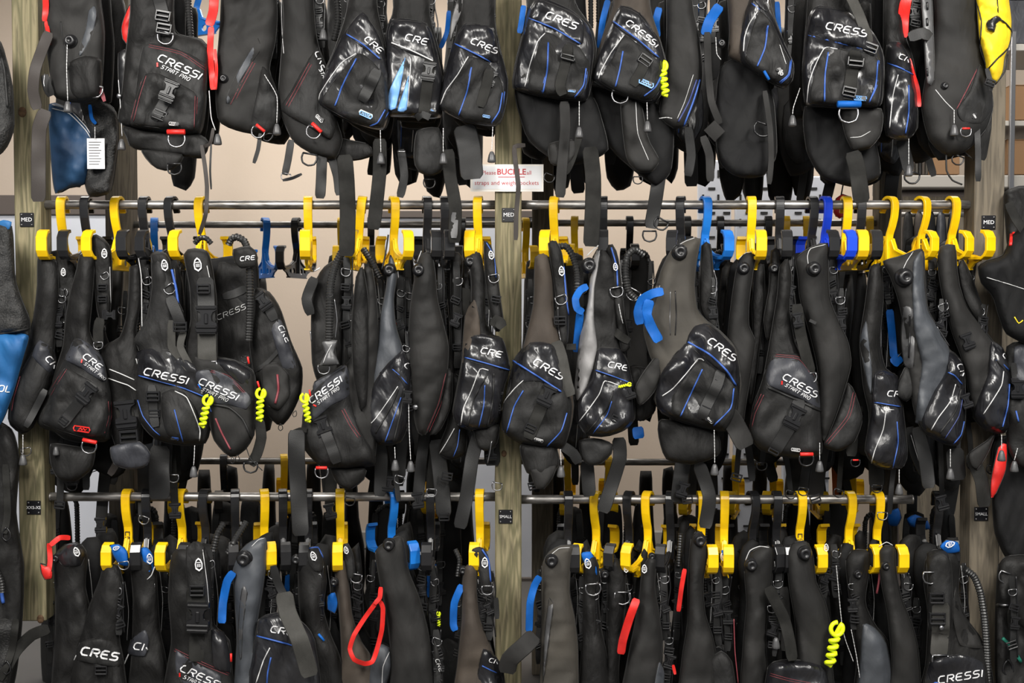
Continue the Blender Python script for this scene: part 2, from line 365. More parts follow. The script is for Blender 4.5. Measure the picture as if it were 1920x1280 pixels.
# ---------------------------------------------------------------- shared hardware meshes (metres, centred, facing -y)
def arc(cx, cz, r, a0, a1, n=8, y=0, sz=1): return [(cx+r*math.cos(R_(a0+(a1-a0)*k/(n-1))), y, cz+sz*r*math.sin(R_(a0+(a1-a0)*k/(n-1)))) for k in range(n)]
HW = {}
def hw():
    out = [(-.021, .030), (.021, .030), (.021, .021), (.013, .016), (.010, .008), (.011, -.002), (.021, -.006), (.022, -.016), (.019, -.028),
           (-.019, -.028), (-.022, -.016), (-.021, -.006), (-.011, -.002), (-.010, .008), (-.013, .016), (-.021, .021)]
    HW['buckle'] = mesh_of('buckle', merge(plate(out, -.006, .004), box(-.022, .022, -.010, -.005, -.017, -.011, .002), box(-.021, .021, -.009, -.005, -.026, -.021, .002),
        box(-.021, .021, -.009, -.005, .022, .028, .002), tube(arc(-.018, .008, .013, 75, -60, 8, -.002, 1.1), .0028, 5), tube(arc(.018, .008, .013, 105, 240, 8, -.002, 1.1), .0028, 5),
        box(-.004, .004, -.009, -.005, -.008, .014, .002)), 'plastic', False)
    HW['ladder'] = mesh_of('ladder_lock', merge(box(-.020, -.016, -.005, .003, -.014, .014, .001), box(.016, .020, -.005, .003, -.014, .014, .001),
        box(-.017, .017, -.006, 0, .008, .014, .001), box(-.017, .017, -.007, -.001, -.004, .001, .001), box(-.019, .019, -.009, -.001, -.016, -.010, .002)), 'plastic', False)
    d = [(-.017, 0, .010), (-.019, 0, -.002), (-.014, 0, -.014), (0, 0, -.019), (.014, 0, -.014), (.019, 0, -.002), (.017, 0, .010)]
    dp = catmull(d, .006, False)
    HW['dring'] = mesh_of('d_ring', merge(tube(dp, .0022, 6), tube([(-.018, 0, .010), (.018, 0, .010)], .0022, 6)), 'steel')
    HW['dringb'] = mesh_of('d_ring', merge(tube(dp, .0024, 6), tube([(-.018, 0, .010), (.018, 0, .010)], .0024, 6)), 'plastic')
    HW['redbar'] = mesh_of('red_bar', tube([(-.0145, -.002, .0105), (-.014, -.002, .0105), (.014, -.002, .0105), (.0145, -.002, .0105)], [.0025, .0042, .0042, .0025], 8), 'redfab')
    HW['bluebar'] = mesh_of('blue_bar', tube([(-.0145, -.002, .0105), (-.014, -.002, .0105), (.014, -.002, .0105), (.0145, -.002, .0105)], [.0025, .0042, .0042, .0025], 8), 'bluefab')
    V, F_ = lathe([(.003, -.002), (.006, 0), (.010, .010, 1), (.013, .024, 1), (.0135, .031, 1), (.010, .033)], 16, 8, -.16)
    V = np.stack([V[:, 0], V[:, 2], -(-V[:, 1])], 1)
    HW['toggle'] = mesh_of('pull_toggle', (V, F_), 'plasticgrey')
    HW['valve'] = mesh_of('dump_valve', lathe([(.024, 0), (.024, .005), (.021, .008), (.020, .010, 1), (.0195, .019, 1), (.016, .023), (.008, .0245), (.007, .021), (.001, .021)], 24, 12, -.08), 'plastic')
    HW['snap'] = mesh_of('press_stud', lathe([(.006, 0), (.006, .003), (.004, .005), (.001, .0055)], 12), 'steel')
    HW['ring'] = mesh_of('elastic_loop', tube(catmull([(0, 0, .014), (-.007, 0, .004), (-.009, 0, -.008), (0, 0, -.016), (.009, 0, -.008), (.007, 0, .004), (0, 0, .014)], .005, False), .0018, 5), 'plastic')
    p = []
    for k in range(60):
        t = k/59
        if t < .42: a = R_(100+330*t/.42); p.append((.011*math.cos(a), 0, .028+.012*math.sin(a)))
        else:
            u = (t-.42)/.58; p.append((.007*math.sin(u*26)+.004*u, .004*math.cos(u*26), .014-.056*u))
    HW['retainer'] = mesh_of('coil_retainer', tube(catmull(p, .003, False), .0042, 6), 'neon')
    sh = [(-.000, .017), (.006, .012), (.0095, .002), (.0085, -.010), (0, -.0165), (-.0085, -.010), (-.0095, .002), (-.006, .012)]
    inn = [(x*.74, z*.76) for x, z in sh]
    HW['badge'] = mesh_of('size_badge', merge(plate(sh, -.0025, -.0005, [inn]), box(-.0045, .0045, -.0022, -.001, .0045, .0065), *[box(a, a+.0016, -.0022, -.001, -.006, .002) for a in (-.0042, -.0008, .0026)]), 'white', False)
    HW['logotag'] = mesh_of('logo_tag', merge(plate([(-.013, -.005), (.013, -.005), (.015, 0), (.013, .005), (-.013, .005), (-.015, 0)], -.002, .001)), 'plastic', False)
hw()
def hanger_meshes(col):
    def sweep(path, th, wd):
        path = np.array(path, float); T = np.gradient(path, axis=0); T /= np.linalg.norm(T, axis=1)[:, None]
        V = []; wd = np.broadcast_to(wd, (len(path),)); th = np.broadcast_to(th, (len(path),))
        for p, t, w_, h in zip(path, T, wd, th):
            nn = np.array([-t[1], t[0]]); c = .25
            for (a, b) in ((-1, 1-c), (-1+c*.4, 1), (1-c*.4, 1), (1, 1-c), (1, -1+c), (1-c*.4, -1), (-1+c*.4, -1), (-1, -1+c)):
                q = p+nn*b*h/2; V.append((a*w_/2, -q[0], q[1]))
        k = 8
        F_ = [(i*k+j, i*k+(j+1) % k, (i+1)*k+(j+1) % k, (i+1)*k+j) for i in range(len(path)-1) for j in range(k)]
        F_ += [tuple(range(k))[::-1], tuple((len(path)-1)*k+j for j in range(k))]
        return np.array(V), F_
    hk = [(-.034, -.024), (-.029, -.014)]+[(.0245*math.cos(R_(a)), .0245*math.sin(R_(a))+.0005) for a in range(190, -10, -20)]+[(.0245, -.018), (.021, -.045), (.012, -.075), (.002, -.100), (-.001, -.125), (0, -.150), (0, -.205)]
    hk = catmull(hk, .009, False)
    n = len(hk); wd = np.interp(np.arange(n), [0, n*.2, n*.6, n-1], [.022, .030, .028, .026])
    hook = sweep(hk, .010, wd)
    body = [(-.020, -.115), (.020, -.115), (.034, -.150), (.075, -.168), (.125, -.176), (.150, -.184), (.150, -.196), (.120, -.205), (.100, -.222), (-.100, -.222), (-.120, -.205), (-.150, -.196), (-.150, -.184), (-.125, -.176), (-.075, -.168), (-.034, -.150)]
    holes = [circ(s*u, -.196, r, 12) for s in (1, -1) for u, r in ((.045, .014), (.085, .011))]
    V, F_ = plate(body, -.004, .004, holes)
    V = np.stack([V[:, 1], -V[:, 0], V[:, 2]], 1)
    rib = [(-.145, -.190), (-.12, -.182), (-.075, -.174), (-.03, -.155), (-.014, -.12)]
    v2, f2 = sweep(rib, .005, .018); v3, f3 = sweep([(-a, b) for a, b in rib], .005, .018)
    v4, f4 = sweep([(-.10, -.222), (0, -.222), (.10, -.222)], .005, .018)
    bodym = merge((V, F_), (v2, f2), (v3, f3), (v4, f4))
    cp = [(.120, -.186), (.168, -.188), (.182, -.180), (.194, -.164), (.194, -.124), (.182, -.106), (.166, -.101)]
    c1 = sweep(cp, .011, .034); c2 = sweep([(-a, b) for a, b in cp], .011, .034)
    return [('hook', mesh_of('hook', hook, col, False)), ('arm_plate', mesh_of('arm_plate', bodym, col, False)),
            ('end_clip', mesh_of('end_clip', c1, col, False)), ('end_clip', mesh_of('end_clip', c2, col, False))]
HM = {}
HG = 0
def stroke_text(s): return GL.get(s)
GL = {'C': (1.25, ['1.15,0 .35,0 .05,.25 .05,.8 .3,1 1.1,1']), 'R': (1.25, ['.05,0 .05,1', '.05,1 .95,1 1.15,.8 1.15,.65 .95,.48 .3,.48', '.6,.48 1.2,0']),
      'E': (1.2, ['1.15,0 .3,0 .05,.2 .05,.8 .3,1 1.1,1', '.1,.52 1.0,.52']), 'S': (1.2, ['.0,0 .85,0 1.1,.15 1.1,.4 .9,.52 .3,.52 .08,.65 .08,.85 .3,1 1.15,1']),
      'I': (.3, ['.1,0 .1,1']), 'T': (1.1, ['0,1 1.1,1', '.55,1 .55,0']), 'A': (1.15, ['.0,0 .1,.7 .35,1 .8,1 1.05,.7 1.1,0', '.08,.4 1.05,.4']),
      'P': (1.15, ['.05,0 .05,1 .9,1 1.1,.8 1.1,.6 .9,.45 .2,.45']), 'O': (1.2, ['.3,0 .05,.2 .05,.8 .3,1 .9,1 1.1,.8 1.1,.2 .9,0 .3,0']), ' ': (.5, []),
      'M': (1.2, ['0,0 .1,1 .6,.3 1.1,1 1.15,0']), 'L': (.9, ['.05,1 .05,0 .9,0'])}
def ribbon_flat(path, wpx):
    """path in px -> quads (list of left/right px)"""
    path = np.asarray(path, float); T = np.gradient(path, axis=0); T /= np.linalg.norm(T, axis=1)[:, None]+1e-9
    N = np.stack([-T[:, 1], T[:, 0]], 1); wpx = np.array(np.broadcast_to(wpx, (len(path),)), float)
    if len(path) > 5: wpx[0] *= .7; wpx[-1] *= .7; wpx[1] *= .97; wpx[-2] *= .97
    wpx = wpx[:, None]
    return path+N*wpx/2, path-N*wpx/2
def strap_mesh(path, wpx, Yf, th=.0028):
    """webbing: a strip of real thickness facing the viewer. Yf: function(px pts)->front depth, or array"""
    path = np.asarray(path, float); l, r = ribbon_flat(path[:, :2], wpx)
    c = path[:, :2]
    if callable(Yf): Y = np.minimum(np.minimum(Yf(l), Yf(r)), Yf(c))-th*.4
    else: Y = np.asarray(Yf, float)
    tw = 0
    if not callable(Yf) and len(path) > 4:      # loose webbing twists and sways a little
        u = np.arange(len(path))*7.0; ph = path[0, 0]*.37; tw = float(np.mean(wpx))*.00045*np.sin(u*.045+ph)*np.clip(u/30, 0, 1)
        Y = Y+.006*np.sin(u*.03+ph*1.7)*np.clip(u/30, 0, 1)
    c1, c2 = l*.96+r*.04, l*.04+r*.96
    FR = [PA(c1, Y-th+tw), PA(c, Y-th), PA(c2, Y-th-tw)]; L2 = [PA(c1, Y-th+tw), PA(l, Y-th*.4+tw), PA(l, Y+th*.6+tw)]; R2 = [PA(r, Y+th*.6-tw), PA(r, Y-th*.4-tw), PA(c2, Y-th-tw)]; BK = [PA(r, Y+th*.6-tw), PA(l, Y+th*.6+tw)]
    n = len(path); V = np.concatenate(FR+L2+R2+BK); F_ = []
    for a_, b_ in ((1, 0), (2, 1), (3, 4), (4, 5), (6, 7), (7, 8), (9, 10)):
        if a_ < 3: a_, b_ = b_, a_
        for i in range(n-1): F_.append((a_*n+i, a_*n+i+1, b_*n+i+1, b_*n+i))
    for i in (0, n-1): F_.append((3*n+i, 4*n+i, 5*n+i, 6*n+i, 7*n+i, 8*n+i))
    return V, F_
class Vest:
    def __init__(s, label, cx, by, name='dive_vest', cat='dive vest', group=None, dy=0.0, Y=0.0, seed=None):
        s.dy = dy; s.e = empty(name, tuple(P(cx, by, Y+dy))); WL[s.e.name] = P(cx, by, Y+dy)
        tag(s.e, label, cat, group); s.seed = seed if seed is not None else int(cx); s.n = 0; s.last = None
    def pan(s, name, m, poly, Y=-.12, T=.045, R=26, on=None, wr=.006, Tb=None, par=None, step=7, label=None, tilt=(0, 0), bind=True):
        s.n += 1
        p = Pan(pts(poly), Y+s.dy, T, R, on, wr, s.seed+s.n*13, step, Tb, tilt=tilt)
        v, f = p.mesh(); o = mk(name, v, f, m, par or s.e); p.o = o
        if bind and step < 10 and len(p.b) > 12:
            bb = p.b[::2]; bb = np.concatenate([bb, bb[:1]]); yy = p.base(bb)-(.002 if on is None else .003)
            v, f = tube(PA(bb, yy), .0021 if on is None else .0014, 5); mk('edge_binding', v, f, 'bind', o)
        if label: o['label'] = label
        s.last = p; return p
    def pip(s, m, p, on=None, r=.0016, name='piping', Y=None, par=None):
        q = catmull(pts(p), 5, False); y = (on.front(q)-r*.5) if on else np.full(len(q), Y+s.dy)
        v, f = tube(PA(q, y), r, 5); return mk(name, v, f, m, par or (on.o if on and on.o.parent == s.e else s.e))
    def web(s, m, p, wpx, on=None, Y=-.13, name='webbing', th=.0028, label=None, par=None):
        a = pts(p); st = 4 if m in ('bluefab', 'redfab') else 7; q = catmull([t[:2] for t in a], st, False)
        if len(a[0]) > 2:
            qq = catmull([(t[0], t[1]) for t in a], st, False); d = np.r_[0, np.cumsum(np.linalg.norm(np.diff(qq, axis=0), axis=1))]
            da = np.r_[0, np.cumsum(np.linalg.norm(np.diff(np.array([t[:2] for t in a]), axis=0), axis=1))]
            Yv = np.interp(d/d[-1], da/da[-1], [t[2] for t in a])+s.dy
        else: Yv = on.front if on else np.full(len(q), Y+s.dy)
        v, f = strap_mesh(q, wpx, Yv, th); o = mk(name, v, f, m, par or s.e, True)
        if label: o['label'] = label
        return o
    def txt(s, t, x, y, h, ang, on, m='white', wd=.86, shear=.25, th=.2, name='lettering', outline=None):
        ca, sa = math.cos(R_(ang)), math.sin(R_(ang)); ms = []; cx = 0
        for ch in t:
            adv, st = GL[ch]
            for g in st:
                q = np.array(pts(g)); X = (cx+q[:, 0]*wd)*h+q[:, 1]*shear*h; Yy = -q[:, 1]*h
                q = np.stack([x+X*ca-Yy*sa, y+X*sa+Yy*ca], 1)
                q = catmull(q, max(h*.3, 2), False) if len(q) > 2 else np.array([q[0], (q[0]*2+q[1])/3, (q[0]+2*q[1])/3, q[1]])
                e0 = q[0]-(q[1]-q[0])/(np.linalg.norm(q[1]-q[0])+1e-6)*th*h*.2
                q[0] = e0
                k = inside(q, on.b); k = int(np.argmin(k)) if not k.all() else len(q)
                if k < 2 or k < len(q)*.55: continue
                q = q[:k]
                ms.append(strap_mesh(q, th*h, (lambda z: on.front(z)-.0012), .0009))
            cx += (adv*wd+.28)
        if not ms: return None
        v, f = merge(*ms); return mk(name, v, f, m, on.o if on.o.parent == s.e else s.e, False)
    def logo(s, x, y, h, ang, on, m='white', start=False, **k):
        h *= .82
        o = s.txt('CRESSI', x, y, h, ang, on, m, **k)
        if start:
            ca, sa = math.cos(R_(ang)), math.sin(R_(ang)); d = h*.85; ox = h*1.0
            X, Y2 = x+ox*ca-d*sa, y+ox*sa+d*ca
            s.txt('START PRO', X, Y2, h*.52, ang, on, 'white', wd=.66, shear=.3, th=.16)
            s.txt('I', X-h*.55*ca, Y2-h*.55*sa, h*.5, ang, on, 'redfab', shear=-.5, th=.5, name='red_mark')
        return o
    def hwp(s, k, x, y, ang=0, sc=1, on=None, Y=-.14, name=None, lift=.004, label=None, par=None):
        yy = float(on.front(np.array([[x, y]]))[0])-lift if on else Y+s.dy
        o = inst(name or HW[k].name, HW[k], None, par or s.e, P(x, y, yy), ang, sc)
        if label: o['label'] = label
        return o
    def dr(s, x, y, ang=0, sc=1, bar=None, on=None, Y=-.15, m='dring'):
        o = s.hwp(m, x, y, ang, sc, on, Y)
        if bar: s.hwp(bar+'bar', x, y, ang, sc, on, Y-.0, par=o, lift=.005) if on else s.hwp(bar+'bar', x, y, ang, sc, None, Y-.001, par=o)
        return o
    def tagl(s, x, y, ang, sc, on, m='whitepipe'):
        o = s.hwp('logotag', x, y, ang, sc, on, lift=.002)
        ca, sa = math.cos(R_(ang)), math.sin(R_(ang)); h = 8*sc
        def T(u, v_): return (x+u*ca-v_*sa, y+u*sa+v_*ca)
        ms = []
        fr = [T(-h*.95, -h*.3), T(h*.95, -h*.3), T(h*1.05, 0), T(h*.95, h*.3), T(-h*.95, h*.3), T(-h*1.05, 0), T(-h*.95, -h*.3)]
        for q in (fr, [T(-h*.7, h*.1), T(-h*.55, -h*.12), T(-h*.35, h*.1), T(-h*.15, -h*.12), T(h*.05, h*.1), T(h*.25, -h*.12), T(h*.45, h*.1), T(h*.65, -h*.1)]):
            q = np.array(q); ms.append(strap_mesh(q, 1.5*sc, (lambda z: on.front(z)-.005), .0008))
        v, f = merge(*ms); mk('tag_print', v, f, m, o, False)
    def hose(s, p, r=.0115, Y=-.1, m='hose', par=None):
        a = pts(p); q = catmull([t[:2] for t in a], 2.6, False)
        if len(a[0]) > 2:
            d = np.linspace(0, 1, len(q)); da = np.linspace(0, 1, len(a)); y = np.interp(d, da, [t[2] for t in a])+s.dy
        else: y = np.full(len(q), Y+s.dy)
        rr = r*np.where(np.arange(len(q)) % 2, .78, 1.0); v, f = tube(PA(q, y), rr, 10)
        return mk('corrugated_hose', v, f, m, par or s.e, False)
    def cord(s, p, Y=-.2, toggle=True, on=None, r=.0013, sc=1):
        q = catmull(pts(p), 3, False); y = np.full(len(q), Y+s.dy)
        rr = r*np.where(np.arange(len(q)) % 2, .6, 1.25); v, f = tube(PA(q, y), rr, 5)
        o = mk('pull_cord', v, f, 'whitepipe', s.e)
        if toggle: s.hwp('toggle', q[-1][0], q[-1][1]+3, 0, sc, None, Y)
    def stitch(s, p, on, m='redpipe', r=.0009, off=5):
        s.pip(m, p, on, r, 'stitching'); a = np.array(pts(p)); d = a[-1]-a[0]; d /= np.linalg.norm(d)
        s.pip(m, a+np.array([-d[1], d[0]])*off, on, r, 'stitching')
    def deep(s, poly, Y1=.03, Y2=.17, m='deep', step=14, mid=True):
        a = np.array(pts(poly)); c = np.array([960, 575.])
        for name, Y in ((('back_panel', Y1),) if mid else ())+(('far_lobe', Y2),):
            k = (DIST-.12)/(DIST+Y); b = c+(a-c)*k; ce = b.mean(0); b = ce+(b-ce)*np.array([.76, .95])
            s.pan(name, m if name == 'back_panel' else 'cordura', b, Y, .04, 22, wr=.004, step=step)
    def gear(s, x, y0, y1, Y=-.02, w_=14, seed=0, m='web'):
        """harness webbing with ladder locks, a ring and a buckle"""
        g = random.Random(int(x)*7+seed); L = y1-y0
        p = [(x+g.uniform(-3, 3), y0+L*t) for t in (0, .25, .5, .75, 1)]
        s.web('webblack', p, w_, Y=Y)
        for t, k in ((.18, 'dring'), (.36, 'ladder'), (.55, 'buckle'), (.8, 'ladder')):
            s.hwp(k, x+g.uniform(-4, 4), y0+L*t, g.uniform(-25, 25), g.uniform(.6, .85), None, Y-.008)
        q = [(x+w_*.6+g.uniform(-4, 4), y0+L*t) for t in (0, .3, .6, .95)]
        v, f = tube(PA(catmull(q, 6, False), Y+s.dy-.006), .0022, 6); mk('inflator_line', v, f, 'plastic', s.e)
def hanger(hx, ry, col, clip, ref, Yr=RY, group='plastic vest hangers', mark=False, tilt=0, sz=1.0):
    if col not in HM: HM[col] = hanger_meshes(col)
    base = P(hx, ry, Yr); L = .17
    Xc = P(clip, ry, Yr-L)[0]; sn = max(-.97, min(.97, (Xc-base[0])/L)); yaw = math.asin(sn)
    cname = {'yellow': 'yellow', 'blue': 'blue', 'royal': 'royal blue', 'black': 'black'}[col]
    o = empty('vest_hanger', tuple(base)); tag(o, f'{cname} plastic vest hanger {ref}', 'hanger', group)
    o.rotation_euler = (0, R_(tilt), yaw)
    WL[o.name] = base
    for n, me in HM[col]:
        c = bpy.data.objects.new(n, me); link(c); c.parent = o; c.location = (0, 0, 0 if n == 'hook' else -(sz-1)*.2)
    if mark:
        ms = []
        for i, st in enumerate(('1,0 0,0 0,1 1,1', '1,1 0,1 0,.5 1,.5 1,0 0,0', '.5,0 .5,1')):
            q = np.array(pts(st)); 
            for a, b in zip(q[:-1], q[1:]):
                x0, x1 = sorted((-.008+.014*a[1], -.008+.014*b[1])); z0, z1 = sorted((-.118-.018*i-.012*(a[0]), -.118-.018*i-.012*b[0]))
                ms.append(box(x0-.001, x1+.001, -.0075, -.004, z0-.001, z1+.001))
        c = bpy.data.objects.new('ink_mark', mesh_of('ink_mark', merge(*ms), 'ink', False)); link(c); c.parent = o
    return o
# ================================================================ the setting
def structure(name, v, f, m, smooth=False):
    o = mk(name, v, f, m, None, smooth); o['kind'] = 'structure'; return o
structure('floor', *box(-4.5, 4.5, -5.5, 3.3, -.1, 0), 'floorm')
structure('ceiling', *box(-4.5, 4.5, -5.5, 3.3, 3.5, 3.6), 'ceilm')
structure('wall_back', *box(-4.5, 4.5, 3.2, 3.35, 0, 3.5), 'wall')
structure('trim_1', *box(-4.5, -2.25, 3.15, 3.2, 1.86, 2.02, .01), 'wallshade')
structure('trim_2', *box(-4.5, 4.5, 3.17, 3.2, 0, .12, .01), 'shelf')
# posts --------------------------------------------------------------
def post(label, x0, x1, ztop, zbot, y0, m, plates=(), knots=(), group=None, rails=()):
    xa, xb = P(x0, 500, y0)[0], P(x1, 500, y0)[0]
    e = empty('timber_post', ((xa+xb)/2, y0+.045, zbot)); WL[e.name] = np.array([(xa+xb)/2, y0+.045, zbot])
    tag(e, label, 'post', group)
    mk('timber', *box(xa, xb, y0, y0+.09, zbot, ztop, .004), m, e, False)
    for (px, py, t) in plates:
        c = P(px, py, y0); s = .0235
        p = mk('size_plate', *box(c[0]-s, c[0]+s, y0-.004, y0-.0003, c[2]-s, c[2]+s, .001), 'plate', e, False)
        for sx in (-1, 1):
            for sz in (-1, 1):
                V, F_ = lathe([(.0036, 0), (.0036, .001), (.002, .003), (.0005, .0035)], 10)
                mk('screw', V+np.array([c[0]+sx*.017, y0-.004, c[2]+sz*.017]), F_, 'steel', p)
        text_obj(t, 'lettering', c+np.array([0, -.0046, 0]), .0185 if len(t) < 5 else .0145, 'white', p)
    for (px, py, r) in knots:
        c = P(px, py, y0); V, F_ = lathe([(r, -.0005), (r*.98, .0016), (r*.4, .0022), (.0005, .002)], 20)
        V = V*np.array([1, 1, 1.25]); mk('knot', V+np.array([c[0], y0, c[2]]), F_, 'knot', e)
    return e
def text_obj(t, name, loc, size, m, parent, font_bold=False, ax='CENTER'):
    cu = bpy.data.curves.new(name, 'FONT'); cu.body = t; cu.size = size; cu.align_x = ax; cu.align_y = 'CENTER'
    cu.extrude = .0003; cu.resolution_u = 2
    if font_bold: cu.offset = size*.022
    tmp = bpy.data.objects.new(name, cu); COL.objects.link(tmp)
    dg = bpy.context.evaluated_depsgraph_get(); me = bpy.data.meshes.new_from_object(tmp.evaluated_get(dg))
    bpy.data.objects.remove(tmp); me.name = name; me.materials.clear(); me.materials.append(MATS[m])
    o = bpy.data.objects.new(name, me); link(o); o.parent = parent; o.location = tuple(np.asarray(loc)-WL[parent.name]); o.rotation_euler = (math.pi/2, 0, 0)
    return o
post('weathered timber post at left with a MED plate above an XXS-XS plate', 28, 77, 3.45, .48, 0, 'wood', [(51, 412, 'MED'), (64, 951, 'XXS-XS')], [(42, 210, .014), (76, 1160, .012)])
post('timber post in the middle between the two bays of hanging vests', 928, 978, 3.45, 0, 0, 'wood', [(954, 403, 'MED'), (948, 968, 'SMALL')], [(945, 850, .009)])
post('timber post at right with a MED plate above a SMALL plate', 1826, 1882, 3.45, 0, 0, 'wooddark', [(1853, 417, 'MED'), (1839, 963, 'SMALL')])
for x0, x1, t in ((198, 246, 'dark timber post of the rear rack, behind the left bay'), (998, 1038, 'dark timber post of the rear rack, just right of the middle post'), (1648, 1690, 'dark timber post of the rear rack, behind the right bay')):
    post(t, x0, x1, 3.45, 0, .84, 'wooddark')
def rail(label, x0, x1, y, Y, r=.0155):
    a, b = P(x0, y, Y), P(x1, y, Y); b[2] = a[2]; n = 24
    p = np.array([a+(b-a)*k/n for k in range(n+1)])
    e = empty('pipe_rail', tuple(a)); WL[e.name] = a; tag(e, label, 'rail')
    mk('pipe', *tube(p, r, 14), 'galv', e)
    for q, s in ((a, -1), (b, 1)):
        mk('pipe_end', *tube([q+np.array([s*.001, 0, 0]), q+np.array([s*.006, 0, 0])], r*1.04, 14), 'galv', e)
rail('galvanised pipe rail, middle level, left of the middle post', 86, 929, 384, RY)
rail('galvanised pipe rail, middle level, right of the middle post', 978, 1817, 384, RY)
rail('galvanised pipe rail, lower level, left of the middle post', 98, 930, 931, RY)
rail('galvanised pipe rail, lower level, right of the middle post', 976, 1708, 936, RY)
BY = .885
rail('thinner galvanised pipe of the rear rack, middle level, left bay', 244, 1000, 421, BY, .0145)
rail('thinner galvanised pipe of the rear rack, middle level, right bay', 1036, 1652, 418, BY, .0145)
rail('rear rack pipe at the lower level, left bay', 244, 1000, 864, BY, .0145)
rail('rear rack pipe at the lower level, right bay', 1036, 1652, 866, BY, .0145)
rail('galvanised pipe rail above the frame, left bay', 86, 929, -170, RY)
rail('galvanised pipe rail above the frame, right bay', 978, 1817, -170, RY)
# things in the background ---------------------------------------------
def bboxo(name, label, cat, x0, x1, y0, y1, Y, d, m, group=None, parts=()):
    a, b = P(x0, y1, Y), P(x1, y0, Y)
    if name in ('display_board', 'slotted_panel'): a[2] = .0
    e = empty(name, (float((a[0]+b[0])/2), Y+d/2, float(a[2]))); WL[e.name] = np.array([(a[0]+b[0])/2, Y+d/2, a[2]]); tag(e, label, cat, group)
    mk('body', *box(a[0], b[0], Y, Y+d, a[2], b[2], .006), m, e, False)
    return e, a, b
e, a, b = bboxo('display_board', 'large pale display board behind the rack, left of the middle post', 'board', 712, 998, 402, 980, 2.4, .04, 'board')
for z in (a[2], b[2]-.0): mk('frame_bar', *box(a[0]-.02, b[0]+.02, 2.38, 2.41, z-.02, z+.02, .004), 'wallshade', e, False)
e, a, b = bboxo('display_board', 'pale display board far behind the MED plate at left', 'board', -120, 232, 403, 980, 2.4, .04, 'board')
mk('frame_bar', *box(a[0]-.02, b[0]+.02, 2.38, 2.41, b[2]-.0, b[2]+.11, .004), 'wallshade', e, False)
def slotted(label, x0, x1, y0, y1, Y):
    e, a, b = bboxo('slotted_panel', label, 'panel', x0, x1, y0, y1, Y, .03, 'board', 'white slotted panels')
    ms = []; z = a[2]+.03; j = 0
    while z < b[2]-.03:
        x = a[0]+.02+(j % 2)*.03
        while x < b[0]-.03:
            ms.append(box(x, x+(.035 if j % 2 else .010), Y-.003, Y+.002, z, z+(.010 if j % 2 else .035))); x += .075
        z += .06; j += 1
    o = mk('slot', *merge(*ms), 'ink', e, False); o['kind'] = 'stuff'
slotted('white slotted panel behind the middle row, next to the blue hanger', 1308, 1372, 300, 520, 1.7)
slotted('white slotted panel behind the middle row, behind the yellow hanger', 1378, 1450, 300, 500, 1.7)
slotted('white slotted panel behind the middle row, furthest right', 1470, 1560, 330, 520, 1.7)
# shelving at the right edge
e, a, b = bboxo('shelf_unit', 'grey metal shelf standing behind the right timber post', 'shelf', 1690, 2100, 328, 352, 1.9, .45, 'shelf')
a2, b2 = P(1640, 700, 1.9), P(2100, 120, 1.9)
mk('shelf_board', *box(a2[0], b2[0], 1.9, 2.35, P(0, 236, 1.9)[2], P(0, 226, 1.9)[2], .003), 'shelf', e, False)
mk('shelf_board', *box(P(1860, 0, 1.9)[0], b2[0], 1.9, 2.35, P(0, 95, 1.9)[2], P(0, 82, 1.9)[2], .003), 'shelf', e, False)
for x in (1898,): mk('upright', *box(P(x, 0, 1.88)[0], P(x+9, 0, 1.88)[0], 1.88, 1.9, P(0, 380, 1.9)[2], P(0, 60, 1.9)[2], .002), 'steel', e, False)
e, a, b = bboxo('cabinet', 'dark brown box added under the grey shelf to darken the right side', 'cabinet', 1680, 2100, 358, 1100, 2.0, .35, 'wallshade')  # plain dark box added below the shelf to darken the right side
a[2] = 0
for k in range(3): mk('door', *box(a[0]+.01+k*(b[0]-a[0])/3, a[0]-.01+(k+1)*(b[0]-a[0])/3, 1.985, 1.999, .15, b[2]-.03, .004), 'wooddark', e, False)
def carton(label, x0, x1, y0, y1, Y, m='card'):
    a, b = P(x0, y1, Y), P(x1, y0, Y)
    e = empty('carton', tuple((a+b)/2)); WL[e.name] = (a+b)/2; tag(e, label, 'box', 'cartons on the shelf')
    mk('box_body', *box(a[0], b[0], Y, Y+.3, a[2], b[2], .003), m, e, False)
    mk('lid_flap', *box(a[0], (a[0]+b[0])/2-.002, Y-.003, Y+.3, b[2], b[2]+.003), m, e, False)
    mk('lid_flap', *box((a[0]+b[0])/2+.002, b[0], Y-.003, Y+.3, b[2], b[2]+.003), m, e, False)
carton('brown carton on the shelf seen left of the right timber post', 1745, 1800, 270, 327, 1.92)
carton('brown carton on the upper shelf right of the right timber post', 1895, 1960, 160, 225, 1.95)
carton('brown carton on the lower shelf right of the right timber post', 1888, 1960, 262, 327, 1.95)
carton('dark grey carton at the top right corner', 1890, 2000, 0, 82, 1.95, 'flapgrey')
for k in range(7):      # binders
    x = 1698+k*6.3; a, b = P(x, 327, 1.95), P(x+5.2, 268+3*(k % 3), 1.95)
    o = mk('binder', *box(a[0], b[0], 1.95, 2.2, a[2], b[2], .002), ['olive', 'cordura2', 'brown'][k % 3], None, False)
    tag(o, 'thin '+['grey','black','brown'][k % 3]+' binder on the grey shelf, '+['first','second','third','fourth','fifth','sixth','last'][k]+' from the left', 'binder', 'binders on the grey shelf')
